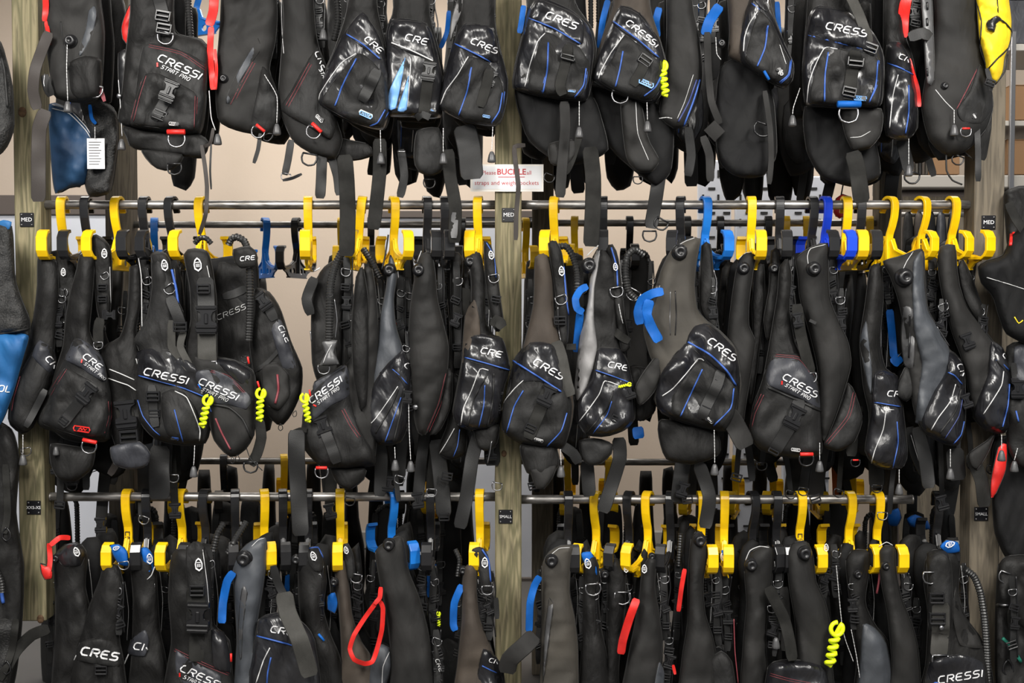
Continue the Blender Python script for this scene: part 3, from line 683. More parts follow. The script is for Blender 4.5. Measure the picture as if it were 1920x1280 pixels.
# notice ---------------------------------------------------------------
YN = -.010
a, b = P(882, 359, YN), P(1019, 308, YN)
nt_ = empty('paper_notice', tuple((a+b)/2)); WL[nt_.name] = (a+b)/2; tag(nt_, 'laminated paper notice asking to buckle all straps, on the middle post', 'sign')
mk('laminate', *box(a[0], b[0], YN, YN+.0012, a[2], b[2]), 'paper', nt_, False)
mk('sheet', *box(a[0]+.008, b[0]-.006, YN-.0008, YN, a[2]+.008, b[2]-.006), 'white', nt_, False)
zz = YN-.0012
text_obj('Please', 'red_text', P(917, 324, zz), .019, 'redink', nt_)
text_obj('BUCKLE', 'red_text', P(959, 322.5, zz), .027, 'redink', nt_, True)
mk('underline', *box(P(934, 0, zz)[0], P(984, 0, zz)[0], zz-.0003, zz, P(0, 332.5, zz)[2], P(0, 331.2, zz)[2]), 'redink', nt_, False)
text_obj('all', 'red_text', P(992, 324, zz), .019, 'redink', nt_)
text_obj('straps and weight pockets', 'red_text', P(950, 343, zz), .0205, 'redink', nt_)
# ================================================================ hangers
UPR, LOR, TOR = 384, 933, -170
for hx, col, clip, ref, mk_ in (
    (118, 'yellow', 82, 'on the middle rail, the one nearest the left post', 0), (163, 'black', 122, 'on the middle rail, second from the left post', 0),
    (221, 'yellow', 168, 'on the middle rail, third from the left post', 0), (272, 'black', 232, 'on the middle rail, left of the pair with round size badges', 0),
    (322, 'black', 268, 'on the middle rail, curved, in front of the rear blue hanger', 1), (378, 'yellow', 330, 'on the middle rail turned to show the holes of its plate', 1),
    (578, 'yellow', 572, 'hanging empty on the middle rail', 1), (679, 'yellow', 668, 'leaning on the middle rail, with black hand lettering', 1),
    (738, 'yellow', 762, 'on the middle rail over the grey panelled vest', 0), (800, 'black', 816, 'on the middle rail over the plain charcoal vest', 0),
    (833, 'black', 842, 'on the middle rail behind a hanging grey strap', 0), (897, 'yellow', 882, 'on the middle rail, last one left of the middle post', 0),
    (1040, 'yellow', 1023, 'on the middle rail, first one right of the middle post', 0), (1131, 'black', 1131, 'on the middle rail over the pale grey vest', 0),
    (1277, 'black', 1262, 'on the middle rail behind the big brownish vest', 0), (1322, 'blue', 1362, 'on the middle rail beside the big brownish vest', 0),
    (1408, 'yellow', 1426, 'on the middle rail between the blue and the black hangers', 0), (1461, 'black', 1475, 'on the middle rail left of the royal blue hanger', 0),
    (1522, 'black', 1560, 'on the middle rail touching the royal blue hanger', 0), (1547, 'royal', 1592, 'on the middle rail', 0),
    (1586, 'yellow', 1616, 'on the middle rail just right of the royal blue hanger', 0), (1612, 'black', 1642, 'on the middle rail, under a long hanging strap', 0),
    (1668, 'yellow', 1746, 'on the middle rail, third from the right post', 0), (1728, 'yellow', 1812, 'on the middle rail with ink letters, second from the right post', 1),
    (1785, 'yellow', 1850, 'on the middle rail, the one nearest the right post', 0)):
    hanger(hx, UPR, col, clip, ref, mark=bool(mk_), tilt=(6 if hx == 679 else 0))
for hx, col, clip, ref, mk_ in (
    (240, 'yellow', 203, 'on the lower rail, the first yellow one from the left', 1), (276, 'black', 255, 'on the lower rail between the first two yellow ones', 0),
    (341, 'yellow', 304, 'on the lower rail, the second yellow one from the left', 0), (385, 'black', 346, 'on the lower rail over the vest with a chest buckle', 0),
    (441, 'black', 437, 'on the lower rail left of the slate grey vest', 0), (495, 'yellow', 505, 'on the lower rail beside the slate grey vest', 0),
    (530, 'black', 534, 'on the lower rail right of the slate grey vest', 0), (578, 'black', 570, 'on the lower rail under the long hanging strap', 0),
    (638, 'yellow', 633, 'on the lower rail above the red loop', 0), (734, 'blue', 771, 'on the lower rail over the big charcoal vest', 0),
    (808, 'black', 800, 'on the lower rail right of the blue hanger', 0), (900, 'yellow', 890, 'on the lower rail, last one left of the SMALL plate', 0),
    (1065, 'black', 1076, 'on the lower rail, first one right of the SMALL plate', 0), (1118, 'yellow', 1085, 'on the lower rail, first yellow one right of the SMALL plate', 0),
    (1180, 'black', 1147, 'on the lower rail between two yellow ones near the middle', 0), (1215, 'yellow', 1180, 'on the lower rail with two ink dots, above a red strap', 0),
    (1258, 'black', 1241, 'on the lower rail left of a dark red strap', 0), (1315, 'yellow', 1335, 'on the lower rail, left one of the close yellow pair', 0),
    (1358, 'yellow', 1366, 'on the lower rail, right one of the close yellow pair', 0), (1411, 'black', 1459, 'on the lower rail, grey-sided, left one of a dark pair', 0),
    (1456, 'black', 1480, 'on the lower rail, right one of a dark pair', 0), (1500, 'yellow', 1538, 'on the lower rail with ink letters near its foot', 1),
    (1592, 'yellow', 1642, 'on the lower rail, second from its right end', 0), (1645, 'yellow', 1690, 'on the lower rail, nearest its right end', 0)):
    hanger(hx, 936 if hx > 960 else 932, col, clip, ref, mark=bool(mk_), sz=1.11)
tt = P(1756, 936, RY)
hanger(1757, 936, 'black', 1787, 'beyond the right end of the lower rail by the corrugated hose')
RM = {290: 'between two black ones', 497: 'empty with splayed arms', 556: 'empty, beside the empty yellow one', 640: 'left of the lettered leaning one', 695: 'behind a dark strap',
    867: 'left of the middle post', 985: 'beside the middle post', 1078: 'right of a yellow one', 1180: 'above a corrugated hose', 1288: 'behind the brownish vest', 1474: 'left of the royal blue one',
    1512: 'near the royal blue one', 1630: 'left of the right rear post', 1350: 'right of the blue front one', 1440: 'before the slotted panel', 1585: 'third from its end'}
for hx, y, col, clip in ((290, 421, 'blue', 280), (497, 421, 'blue', 518), (556, 421, 'black', 528), (640, 421, 'yellow', 632), (695, 421, 'black', 700), (867, 421, 'black', 860), (985, 421, 'yellow', 1000),
    (1078, 418, 'yellow', 1070), (1180, 418, 'black', 1190), (1288, 418, 'black', 1300), (1474, 418, 'yellow', 1480), (1512, 418, 'yellow', 1520), (1630, 418, 'yellow', 1640), (1350, 418, 'black', 1360),
    (1440, 418, 'black', 1452), (1585, 418, 'black', 1600)):
    k = RM[hx]
    hanger(hx, y, col, clip, f'on the rear middle rail, {k}', BY, 'hangers on the rear middle rail', tilt=0)
RL = {532: 'left one of the gap pair', 558: 'right one of the gap pair', 420: 'above the chest buckle vest', 620: 'under the hose vest', 830: 'left below the charcoal vest', 740: 'above the blue hanger',
    815: 'right below the charcoal vest', 1065: 'first right of the middle post', 1140: 'second right of the middle post', 1290: 'under the brownish vest', 1380: 'under the padded strap', 1450: 'left of the big buckled pocket',
    1530: 'right of the big buckled pocket', 1600: 'near the right end', 330: 'near the left end', 270: 'below the dangling wide buckle'}
for hx, y, col, clip in ((532, 864, 'yellow', 538), (558, 864, 'yellow', 566), (420, 864, 'black', 410), (620, 864, 'black', 626), (830, 864, 'yellow', 800), (740, 864, 'black', 750), (815, 864, 'yellow', 825), (1065, 866, 'yellow', 1058),
    (1140, 866, 'yellow', 1150), (1290, 866, 'yellow', 1282), (1380, 866, 'yellow', 1372), (1450, 866, 'yellow', 1440), (1530, 866, 'yellow', 1545), (1600, 866, 'yellow', 1590), (330, 864, 'yellow', 322), (270, 864, 'black', 262)):
    hanger(hx, y, col, clip, 'on the rear lower rail, '+RL[hx], BY, 'hangers on the rear lower rail')
# ================================================================ middle row of vests
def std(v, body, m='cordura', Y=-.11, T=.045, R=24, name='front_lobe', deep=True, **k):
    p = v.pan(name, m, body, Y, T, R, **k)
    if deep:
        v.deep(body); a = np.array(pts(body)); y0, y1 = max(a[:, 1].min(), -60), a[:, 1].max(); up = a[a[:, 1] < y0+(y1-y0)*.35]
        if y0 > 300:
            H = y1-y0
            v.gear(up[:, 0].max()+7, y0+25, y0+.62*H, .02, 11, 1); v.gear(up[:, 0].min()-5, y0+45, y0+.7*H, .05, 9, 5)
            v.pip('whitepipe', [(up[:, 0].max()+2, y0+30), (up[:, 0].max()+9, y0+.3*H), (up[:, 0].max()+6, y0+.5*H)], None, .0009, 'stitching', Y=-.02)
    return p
# -- M1
v = Vest('black vest half hidden against the left post, end of the middle row', 75, 810, dy=.03)
b = std(v, '72,482 98,480 108,500 110,560 104,620 100,680 85,730 62,800 40,812 16,790 22,730 45,665 62,600 70,540')
p = v.pan('pocket', 'cordura2', '60,660 72,640 100,652 106,690 92,740 62,800 45,808 18,788 22,740 36,700', -.14, .04, 18, on=b)
fl = v.pan('logo_flap', 'flapgrey', '60,668 74,636 102,655 106,692 98,705', 0, .012, 8, on=p)
v.logo(84, 672, 13, 48, fl); v.pip('redpipe', '38,705 26,745 22,770', p); v.web('webblack', '85,730 62,775 48,800', 14, p)
sh = v.pan('shoulder_strap', 'cordura', '96,472 135,478 142,520 138,580 125,640 108,660 102,600 104,540', -.08, .03, 14)
v.hwp('badge', 119, 510, 0, .85, sh); v.gear(112, 540, 650, -.11); v.cord('43,815 43,850', -.15)
for y in (548, 610): v.hwp('dring', 118, y, -20, .8, sh)
# -- M2
v = Vest('black vest with red stitched pocket, red logo tag and big slanted buckle', 140, 860)
b = std(v, '150,478 176,480 176,520 172,570 168,620 180,650 200,690 206,740 200,800 170,830 120,822 90,790 100,710 118,650 124,590 134,540 144,505')
b2 = v.pan('pocket', 'cordura2', '127,662 140,634 165,642 195,672 202,700 210,745 206,822 175,828 140,820 76,800 70,780 90,735 112,692', -.15, .05, 22, on=b)
fl = v.pan('logo_flap', 'flapgrey', '122,674 128,655 142,632 165,642 193,670 199,716 178,708 150,690', 0, .012, 8, on=b2)
v.logo(154, 669, 13, 38, fl, start=True)
pk = v.pan('pocket_front', 'cordura2', '122,690 150,702 185,722 206,744 203,800 196,822 150,818 84,796 78,784 100,735', 0, .016, 14, on=b2)
v.stitch('125,692 104,725 84,762', pk); v.stitch('203,752 204,780 196,812', pk, off=-5)
v.web('webblack', '176,720 162,738 140,765 114,798', 22, pk); v.hwp('buckle', 162, 738, 38, 1.1, pk, lift=.006); v.hwp('ladder', 120, 788, 40, .7, pk)
v.pan('far_pouch', 'deep', '84,815 226,815 236,880 206,898 176,880 150,925 100,905', .12, .03, 18)
v.tagl(153, 804, 4, 1.35, pk, 'redfab')
v.pan('weight_pouch', 'cordura', '96,832 150,838 178,840 172,878 140,903 110,898 96,872', -.10, .03, 18)
v.dr(167, 836, 6, 1.25, 'red', None, -.20); v.hwp('toggle', 105, 838, 0, .8, None, -.14)
sh = v.pan('shoulder_strap', 'cordura', '168,444 180,440 200,452 208,472 210,520 206,590 192,612 182,580 176,520 170,480', -.09, .03, 14)
v.hwp('badge', 196, 475, 0, 1.0, sh); v.hwp('dring', 196, 516, -30, .7, sh)
for y in (538, 560): v.hwp('ladder', 192, y, 0, .75, sh)
v.hwp('buckle', 204, 590, 90, .75, sh, lift=.008); v.web('web', '188,596 184,620 185,650', 20, Y=-.15); v.hwp('dring', 184, 646, 0, .8, None, -.158)
v.pip('whitepipe', '206,500 207,540 208,570', sh, .0009, 'stitching')
# -- M3
v = Vest('black vest with two white lines and a wide dangling buckle', 235, 880, dy=.01)
b = std(v, '244,500 262,500 264,560 255,620 262,660 268,720 268,800 262,850 225,850 208,810 206,745 196,700 192,652 225,632 238,590 242,540')
v.pip('whitepipe', '205,692 225,700 252,712', b, .0018); v.pip('whitepipe', '200,708 228,718 240,722 255,732', b, .0018); v.pip('whitepipe', '255,672 262,700 258,724', b, .0014)
v.web('web', '232,760 238,800 243,835', 34, b); v.hwp('buckle', 237, 778, -6, 1.6, b, lift=.008); v.hwp('ladder', 242, 818, -4, 1.5, b, lift=.006)
v.pan('belly_flap', 'flapgrey', '208,838 262,828 282,850 276,872 246,880 214,870', -.17, .02, 12)
v.pip('whitepipe', '259,480 265,520 266,600 268,640', None, .0016, Y=-.13)
sh = v.pan('shoulder_strap', 'cordura', '256,468 285,470 288,560 282,620 270,640 262,600 258,540', -.06, .03, 12)
v.gear(272, 500, 640, -.1); v.web('webbrown', '230,840 215,875 205,890', 14, Y=-.1)
# -- M4
v = Vest('black vest with a blue piped pocket pod and neon yellow coil beside it', 320, 850, dy=-.015)
b = std(v, '284,476 302,474 318,520 325,580 340,640 378,680 392,725 396,790 385,830 335,834 290,822 262,790 254,740 258,690 262,655 250,640 274,600 285,540', 'cordura2')
fl = v.pan('logo_flap', 'vinyl', '256,660 290,652 330,662 366,684 390,716 386,745 340,728 300,716 258,706', 0, .018, 12, on=b, wr=.01)
v.logo(268, 701, 15, 13, fl); v.pip('bluepipe', '260,704 300,715 345,728 384,744', fl, .0022)
pod = v.pan('pocket_pod', 'cordura2', '304,738 322,729 346,735 366,762 380,800 378,826 345,833 314,816 302,775', 0, .03, 14, on=b)
v.pip('whitepipe', '328,733 350,745 366,780 375,806 374,826', pod, .0018); v.pip('bluepipe', '327,768 334,795 343,828', pod, .002); v.tagl(328, 822, 4, .9, pod, 'bluepipe')
v.pip('bluepipe', '258,750 268,780 288,806 300,816', b, .0016)
v.web('webblack', '284,722 286,745 288,780 292,800', 18, b); v.hwp('ladder', 287, 742, 0, 1.1, b, lift=.008); v.hwp('ladder', 290, 775, 0, .9, b, lift=.006)
v.hwp('retainer', 384, 770, 16, 1.25, None, -.2); v.hwp('bluebar', 371, 726, 60, .6, None, -.19)
sh = v.pan('shoulder_strap', 'cordura2', '283,478 306,472 318,486 324,525 336,568 346,590 340,604 320,600 306,560 294,520', -.125, .025, 12)
v.hwp('badge', 309, 497, -8, 1.15, sh); v.hwp('dring', 318, 540, -35, 1.0, sh); v.web('webblack', '318,556 332,590 342,620', 22, Y=-.165); v.hwp('ladder', 338, 612, 0, 1.1, None, -.175)
v.web('weblight', '322,600 322,650 338,670 356,694', 16, Y=-.16); v.web('weblight', '345,618 338,650 358,690', 14, Y=-.165); v.pip('bluepipe', '322,505 330,540 334,568', None, .004, Y=-.16)
v.cord('365,835 364,860 363,872', -.17); v.web('webblack', '300,835 298,880 300,935', 40, Y=-.05)
# -- M5
v = Vest('opened black vest showing back panel and hose, beside the wall gap', 440, 860, dy=-.02)
bk = v.pan('back_panel', 'deep', '350,500 405,485 440,480 480,480 486,560 486,700 470,760 400,760 352,700', -.0, .03, 20)
v.pan('back_pad', 'cordura', '402,500 440,492 470,500 476,600 474,690 430,720 404,680', -.02, .02, 20)
v.logo(408, 600, 11, -22, v.last, 'whitepipe', th=.12); v.web('webblack', '418,556 440,550 462,540', 16, v.last)
b = v.pan('belly_lobe', 'neoprene', '360,664 400,668 440,675 474,694 480,720 480,760 476,815 460,842 440,856 425,852 402,825 392,790 384,745 362,710', -.12, .055, 26)
g = v.pan('vinyl_patch', 'vinyl', '404,672 440,677 473,696 478,722 455,722 425,700', 0, .012, 10, on=b, wr=.008)
fl = v.pan('logo_flap', 'flapgrey', '366,698 400,692 440,712 474,748 462,768 430,760 400,756 372,744', 0, .012, 8, on=b)
v.logo(371, 718, 14, 24, fl, start=True); v.stitch('396,694 430,705 462,738', b, 'redpipe', .0008, 3)
v.pip('webblack', '398,758 430,764 455,786 472,822', b, .004, 'zip'); v.pip('redpipe', '404,784 416,812 432,842', b, .003, 'zip')
v.pip('bluepipe', '392,758 396,772', b, .002)
sh = v.pan('shoulder_strap', 'cordura', '345,478 358,466 388,470 398,500 406,560 407,625 404,690 352,700 350,640 358,600 356,540', -.135, .03, 16)
v.hwp('badge', 371, 496, -6, 1.35, sh); v.pip('whitepipe', '388,498 398,545 404,600', sh, .0012, 'stitching')
v.web('webblack', '384,520 386,560 388,620', 34, sh); v.web('weblight', '388,620 388,660 390,688', 36, sh); v.hwp('buckle', 388, 600, 0, 1.55, sh, lift=.009); v.hwp('ladder', 382, 541, 0, 1.05, sh, lift=.007); v.hwp('dring', 391, 686, 0, 1.45, sh, lift=.008)
v.hose('429,458,-.06 434,448,-.08 444,444,-.1 458,452,-.12 467,478,-.13 469,540,-.13 468,600,-.13 466,640,-.13', .0125); v.hwp('ring', 468, 558, 90, .5, None, -.14)
c = v.pan('hose_cover', 'cordura', '438,468 468,462 482,476 480,498 452,502 440,492', -.14, .02, 8); v.logo(450, 489, 9, -6, c)
v.hose('366,455,-.06 375,446,-.07 386,446,-.08 396,456,-.08', .0095)
fw = v.pan('far_wing', 'cordura', '478,540 505,548 525,578 545,640 566,690 564,735 545,778 526,798 502,778 488,740 474,690 468,640 474,590', -.05, .045, 18)
fp = v.pan('far_pocket', 'neoprene', '490,688 518,680 540,700 544,742 522,770 496,752', 0, .02, 12, on=fw); v.pip('redpipe', '520,702 522,730 516,756', fp, .004, 'zip')
wl = v.pan('wing_flap', 'flapgrey', '505,600 528,600 548,660 556,690 530,690 516,650', 0, .01, 8, on=fw); v.logo(521, 612, 11, 62, wl)
v.web('webblack', '480,548 500,570 515,600', 20, fw); v.hwp('buckle', 494, 565, -35, 1.0, fw, lift=.008); v.web('webblack', '470,700 500,680 528,650', 8, fw)
v.dr(460, 672, 0, .7, None, None, -.15, 'dringb'); v.hwp('redbar', 461, 676, 80, .8, None, -.16); v.hwp('redbar', 480, 722, 75, .8, None, -.17); v.hwp('retainer', 487, 758, 6, 1.25, None, -.19)
v.hwp('ring', 526, 800, 0, .8, None, -.1); v.hwp('ring', 436, 862, 0, .7, None, -.15); v.hwp('ring', 445, 858, 0, .7, None, -.15)
v.web('web', '486,785 490,820 482,850 470,872', 20, Y=-.12, name='waist_strap'); v.dr(470, 873, 0, 1.2, None, None, -.13, 'dringb'); v.pip('webblack', '462,840 470,860 492,882', None, .0015, Y=-.14)
# -- M6
v = Vest('black vest with a corrugated hose and inflator in front, right of the wall gap', 640, 900, dy=-.01)
b = std(v, '596,720 620,700 650,684 672,640 676,560 684,500 698,505 706,560 710,640 708,740 706,830 698,868 640,880 600,872 570,830 568,780 582,740', 'neoprene')
v.pan('side_lobe', 'cordura', '668,520 680,500 690,560 692,660 688,760 676,770 662,700 660,600', -.15, .03, 12)
v.pan('back_panel', 'cordura', '588,540 604,505 630,486 648,492 652,530 644,580 640,700 600,720 586,680 584,600', -.06, .035, 16)
v.pan('red_flap_edge', 'flapgrey', '590,716 620,700 646,684 650,700 616,722 588,740', -.15, .015, 6)
b2 = v.pan('pocket', 'cordura2', '578,742 610,708 650,682 656,740 672,800 702,850 702,872 650,878 600,872 568,838 566,800', -.16, .045, 18, on=b)
fl = v.pan('logo_flap', 'flapgrey', '576,752 586,732 612,706 650,684 656,740 620,762 585,790', 0, .012, 8, on=b2); v.logo(583, 757, 13, -36, fl, start=True)
v.stitch('645,766 660,795 676,818', b2); v.web('webblack', '600,780 610,810 622,840 632,868', 22, b2); v.hwp('buckle', 606, 800, -20, 1.15, b2, lift=.007)
v.hose('652,458,-.1 640,474,-.13 626,505,-.16 619,540,-.19 618,590,-.2 617,640,-.2', .0135); v.hwp('ring', 620, 553, 90, .6, None, -.21)
inf = v.pan('inflator', 'plasticgrey', '604,640 632,638 626,660 636,682 600,684 610,662', -.205, .018, 8); v.pip('whitepipe', '622,646 612,664 606,680', inf, .0012)
v.hwp('dring', 607, 690, 0, 1.0, None, -.2, label=None); v.pip('steel', '627,560 632,600 628,636', None, .002, Y=-.19)
v.web('web', '548,812 562,806 575,806', 10, Y=-.19); v.web('webblack', '556,806 556,860 560,930 564,1004', 32, Y=-.2, name='long_waist_strap')
v.hwp('retainer', 573, 764, -6, 1.1, None, -.215); v.hwp('redbar', 577, 737, 80, .7, None, -.21); v.hwp('ring', 553, 775, 20, .7, None, -.2)
v.pan('weight_pouch', 'cordura', '622,878 684,876 682,898 655,918 632,906', -.12, .025, 14)
v.dr(603, 884, 0, 1.1, 'red', None, -.21, 'dring'); v.pip('steel', '582,620 584,640', None, .0025, Y=-.14)
v.web('webblack', '590,520 575,560 583,590', 20, Y=-.12); v.pip('whitepipe', '600,502 590,508', None, .0025, Y=-.13)
v.hose('682,468,-.05 690,480,-.07 702,500,-.08 712,520,-.08', .012); v.gear(650, 480, 640, -.12)
# -- M7
v = Vest('slate grey vest with glossy blue piped pocket, left of the plain charcoal one', 735, 860)
b = std(v, '732,478 744,515 738,560 742,610 756,655 772,690 770,740 762,800 748,830 716,834 692,818 678,790 680,755 696,690 708,640 714,590 724,540', 'slate')
gl = v.pan('glossy_pocket', 'vinyl', '712,700 736,672 758,655 772,690 768,740 764,800 750,830 716,834 690,818 678,782 694,735', 0, .028, 20, on=b, wr=.008)
fl = v.pan('logo_flap', 'vinyl', '736,690 752,664 768,678 774,710 766,735', 0, .01, 7, on=gl); v.logo(757, 684, 12, 50, fl)
v.pip('bluepipe', '736,692 748,702 764,720', gl, .0018); v.pip('whitepipe', '746,724 730,748 706,782 690,800 687,812', gl, .0018)
v.pip('whitepipe', '678,790 686,800 692,798', gl, .002); v.pip('bluepipe', '752,745 740,778 722,828', gl, .002); v.pip('webblack', '748,726 734,760 704,812', gl, .0035, 'seam'); v.pip('webblack', '758,728 752,770 738,828', gl, .0035, 'seam')
v.hwp('valve', 731, 506, 0, .9, None, -.13); v.gear(752, 520, 680, -.06); v.pip('webblack', '728,440 722,480 716,505', None, .003, Y=-.14)
v.web('redfab', '742,600 745,620 744,640', 9, Y=-.02, name='tank_band_loop'); v.web('bluefab', '700,600 695,630 686,675', 14, Y=-.05, name='tank_band_loop')
v.cord('740,838 741,860', -.18); v.web('webblack', '712,830 715,860 712,930', 24, Y=-.05)
# -- M8
v = Vest('plain charcoal vest with red stitched seam, middle row, left bay', 800, 840, dy=-.005)
b = std(v, '786,478 808,474 816,510 820,560 832,610 841,650 838,705 826,750 810,790 798,815 784,812 774,770 768,700 766,630 770,570 778,520', 'neoprene', T=.055, R=34)
v.stitch('836,700 822,756 800,808', b, off=-5); v.hwp('valve', 786, 506, 0, .9, b, lift=.0); v.pip('whitepipe', '790,470 782,492 779,506', b, .0012, 'cord'); v.gear(826, 500, 700, -.04)
sh = v.pan('side_band', 'cordura', '838,690 848,700 846,760 824,808 806,815 824,770', -.10, .025, 8)
v.cord('766,735 767,800 770,862', -.19); v.hwp('snap', 779, 763, 0, 1.6, b); v.hwp('buckle', 764, 744, 4, .7, None, -.2)
v.gear(762, 620, 800, -.12, 8)
# -- M8b small pocket seen lower
v = Vest('low hanging dark vest with a white piped pocket corner, behind the charcoal one', 850, 860, dy=.06)
b = std(v, '846,700 872,720 876,800 872,850 846,862 822,850 826,828 840,790', 'cordura', deep=False); v.pip('whitepipe', '852,803 838,828 824,850', b, .0018); v.pip('bluepipe', '862,805 858,835 850,856', b, .0016)
v.pan('shoulder_strap', 'cordura', '846,478 866,480 872,560 868,640 872,720 850,700 846,600', -.08, .03, 10); v.gear(858, 490, 690, -.12); v.web('web', '872,540 868,570 858,590', 26, Y=-.12)
# -- M9
v = Vest('black vest with glossy logo flap overlapping the middle post from the left', 905, 800, dy=-.02)
b = std(v, '880,478 900,474 908,520 910,600 925,628 942,640 954,690 942,740 935,785 918,802 880,805 856,795 849,770 862,700 872,640 882,590 884,530')
br = v.pan('faded_panel', 'brown', '872,590 890,560 900,600 900,640 878,680 866,680', 0, .012, 8, on=b)
gl = v.pan('glossy_pocket', 'vinyl', '874,628 905,626 942,634 955,690 944,730 936,785 918,802 880,805 856,796 850,772 864,700', 0, .024, 18, on=b, wr=.009)
fl = v.pan('logo_flap', 'vinyl', '873,634 905,628 942,636 956,694 915,686 872,672', 0, .012, 8, on=gl); v.logo(900, 661, 13, 13, fl); v.pip('bluepipe', '872,670 912,681 956,694', fl, .0022)
v.pip('whitepipe', '916,694 900,692 884,732 869,765 864,796', gl, .0018); v.pip('bluepipe', '909,722 907,760 898,800', gl, .002); v.pip('webblack', '914,700 890,745 876,800', gl, .003, 'seam'); v.pip('webblack', '926,700 924,750 914,800', gl, .003, 'seam')
sh = v.pan('shoulder_strap', 'cordura', '908,452 920,460 930,500 938,560 944,610 930,622 918,580 910,520', -.12, .025, 9)
v.hwp('badge', 921, 478, -10, .9, sh); v.pip('bluepipe', '912,455 926,480 930,520', sh, .002); v.hwp('dring', 926, 520, -10, .9, sh); v.hwp('ladder', 930, 560, 10, .8, sh)
v.web('web', '925,612 932,600 944,614', 22, Y=-.17); v.gear(930, 700, 780, -.13, 10)
v.hwp('valve', 882, 490, 0, .8, None, -.12); v.web('webblack', '900,805 885,860 875,930 862,990', 26, Y=-.08, name='waist_strap'); v.pip('steel', '922,826 918,850 914,868', None, .002, Y=-.12)
v.pan('weight_pouch', 'cordura', '890,805 935,795 932,830 915,845 896,838', -.1, .03, 12)
# -- M10
v = Vest('vest with faded brown shoulder and buckled blue piped pocket, by the middle post', 1010, 850, dy=-.03)
b = std(v, '1004,482 1026,478 1036,520 1040,600 1052,640 1068,700 1076,760 1070,800 1056,838 1020,840 975,830 944,808 944,758 966,700 984,640 1000,570', 'brown')
gl = v.pan('pocket', 'cordura2', '962,684 994,642 1040,648 1056,708 1072,755 1068,800 1056,838 1025,840 975,831 942,806 944,758 956,728', 0, .035, 22, on=b)
vn = v.pan('vinyl_patch', 'vinyl', '962,684 985,655 1010,690 1040,720 1000,715 975,720 948,750', 0, .01, 8, on=gl, wr=.01)
fl = v.pan('logo_flap', 'vinyl', '961,680 994,641 1042,647 1056,708 1052,736 1008,708', 0, .014, 9, on=gl); v.logo(998, 681, 15, 30, fl); v.pip('bluepipe', '962,676 1006,704 1052,734', fl, .003)
v.pip('whitepipe', '1002,714 988,708 965,728 946,752 942,768', gl, .0018); v.pip('bluepipe', '981,732 964,762 950,810', gl, .0024); v.pip('bluepipe', '1063,774 1052,808 1026,836', gl, .0024)
v.web('web', '1028,728 1014,765 990,822', 24, gl); v.hwp('buckle', 1025, 742, 25, 1.15, gl, lift=.009); v.hwp('ladder', 995, 802, 25, .9, gl); v.tagl(1010, 825, 8, 1.0, gl)
sh = v.pan('shoulder_strap', 'cordura', '1028,456 1042,452 1052,470 1060,520 1066,580 1064,640 1052,652 1046,600 1040,540', -.12, .025, 10)
v.hwp('badge', 1053, 508, -5, 1.0, sh); v.pip('bluepipe', '1057,500 1062,560 1066,590', sh, .003); v.hwp('dring', 1052, 560, -20, 1.0, sh); v.hwp('ladder', 1050, 600, 0, 1.0, sh); v.pip('steel', '1046,575 1048,620 1052,640', sh, .0016)
v.web('weblight', '1042,640 1052,670 1062,720 1070,742', 24, Y=-.165, name='shoulder_webbing'); v.web('web', '1062,650 1080,650', 12, Y=-.12)
v.hose('1048,462,-.08 1062,462,-.09 1074,480,-.1 1082,510,-.11 1082,560,-.11', .012)
v.pan('weight_pouch', 'cordura', '976,834 1040,836 1048,872 1020,895 988,885', -.12, .03, 16); v.pan('weight_flap', 'neoprene', '996,880 1042,872 1036,895 1020,916 1006,915', -.14, .015, 8)
v.cord('1051,842 1052,872', -.2); v.web('webblack', '1050,832 1075,850 1085,868', 20, Y=-.1); v.pip('bluepipe', '1030,905 1030,880', None, .001, Y=-.1)
# -- M11
v = Vest('pale grey sided vest with a dark glossy logo pocket, right of the middle post', 1130, 820, dy=-.01)
b = std(v, '1112,482 1128,462 1150,480 1160,540 1162,640 1178,680 1188,730 1190,785 1170,806 1135,818 1098,814 1082,790 1080,740 1084,690 1092,620 1102,560', 'cordura')
gr = v.pan('grey_lobe', 'grey', '1112,484 1126,460 1122,500 1115,540 1114,600 1120,650 1112,690 1100,725 1082,752 1077,726 1082,674 1090,612 1102,566 1106,524', 0, .02, 12, on=b)
gl = v.pan('glossy_pocket', 'vinyl', '1122,652 1165,655 1180,690 1188,730 1190,785 1172,806 1135,818 1098,814 1082,790 1082,755 1100,725 1114,690', 0, .028, 18, on=b, wr=.009)
fl = v.pan('logo_flap', 'vinyl', '1122,654 1164,656 1182,696 1180,718 1146,706 1116,696', 0, .012, 8, on=gl); v.logo(1139, 687, 12, 12, fl); v.pip('bluepipe', '1117,694 1146,704 1178,716', fl, .002)
v.pip('whitepipe', '1160,722 1134,714 1124,738 1106,764 1086,790', gl, .0018); v.pip('bluepipe', '1147,752 1138,778 1112,812', gl, .0018); v.pip('webblack', '1150,732 1138,765 1100,812', gl, .003, 'seam'); v.hwp('ladder', 1155, 785, 30, .8, gl)
sh = v.pan('shoulder_strap', 'cordura', '1136,466 1148,458 1158,480 1166,540 1172,600 1182,650 1166,660 1156,600 1148,540', -.13, .025, 9)
v.pip('bluepipe', '1146,464 1156,500 1158,536', sh, .003); v.hwp('badge', 1154, 500, -8, .8, sh); v.hwp('dring', 1156, 545, -10, 1.1, sh); v.cord('1160,570 1164,590 1168,606', -.17, False); v.web('web', '1150,618 1164,630 1180,640', 16, sh)
v.hose('1192,560,-.13 1178,545,-.13 1172,510,-.13 1176,480,-.12 1190,468,-.1 1205,478,-.08', .012); v.hwp('dring', 1188, 550, 30, 1.2, None, -.13, label=None)
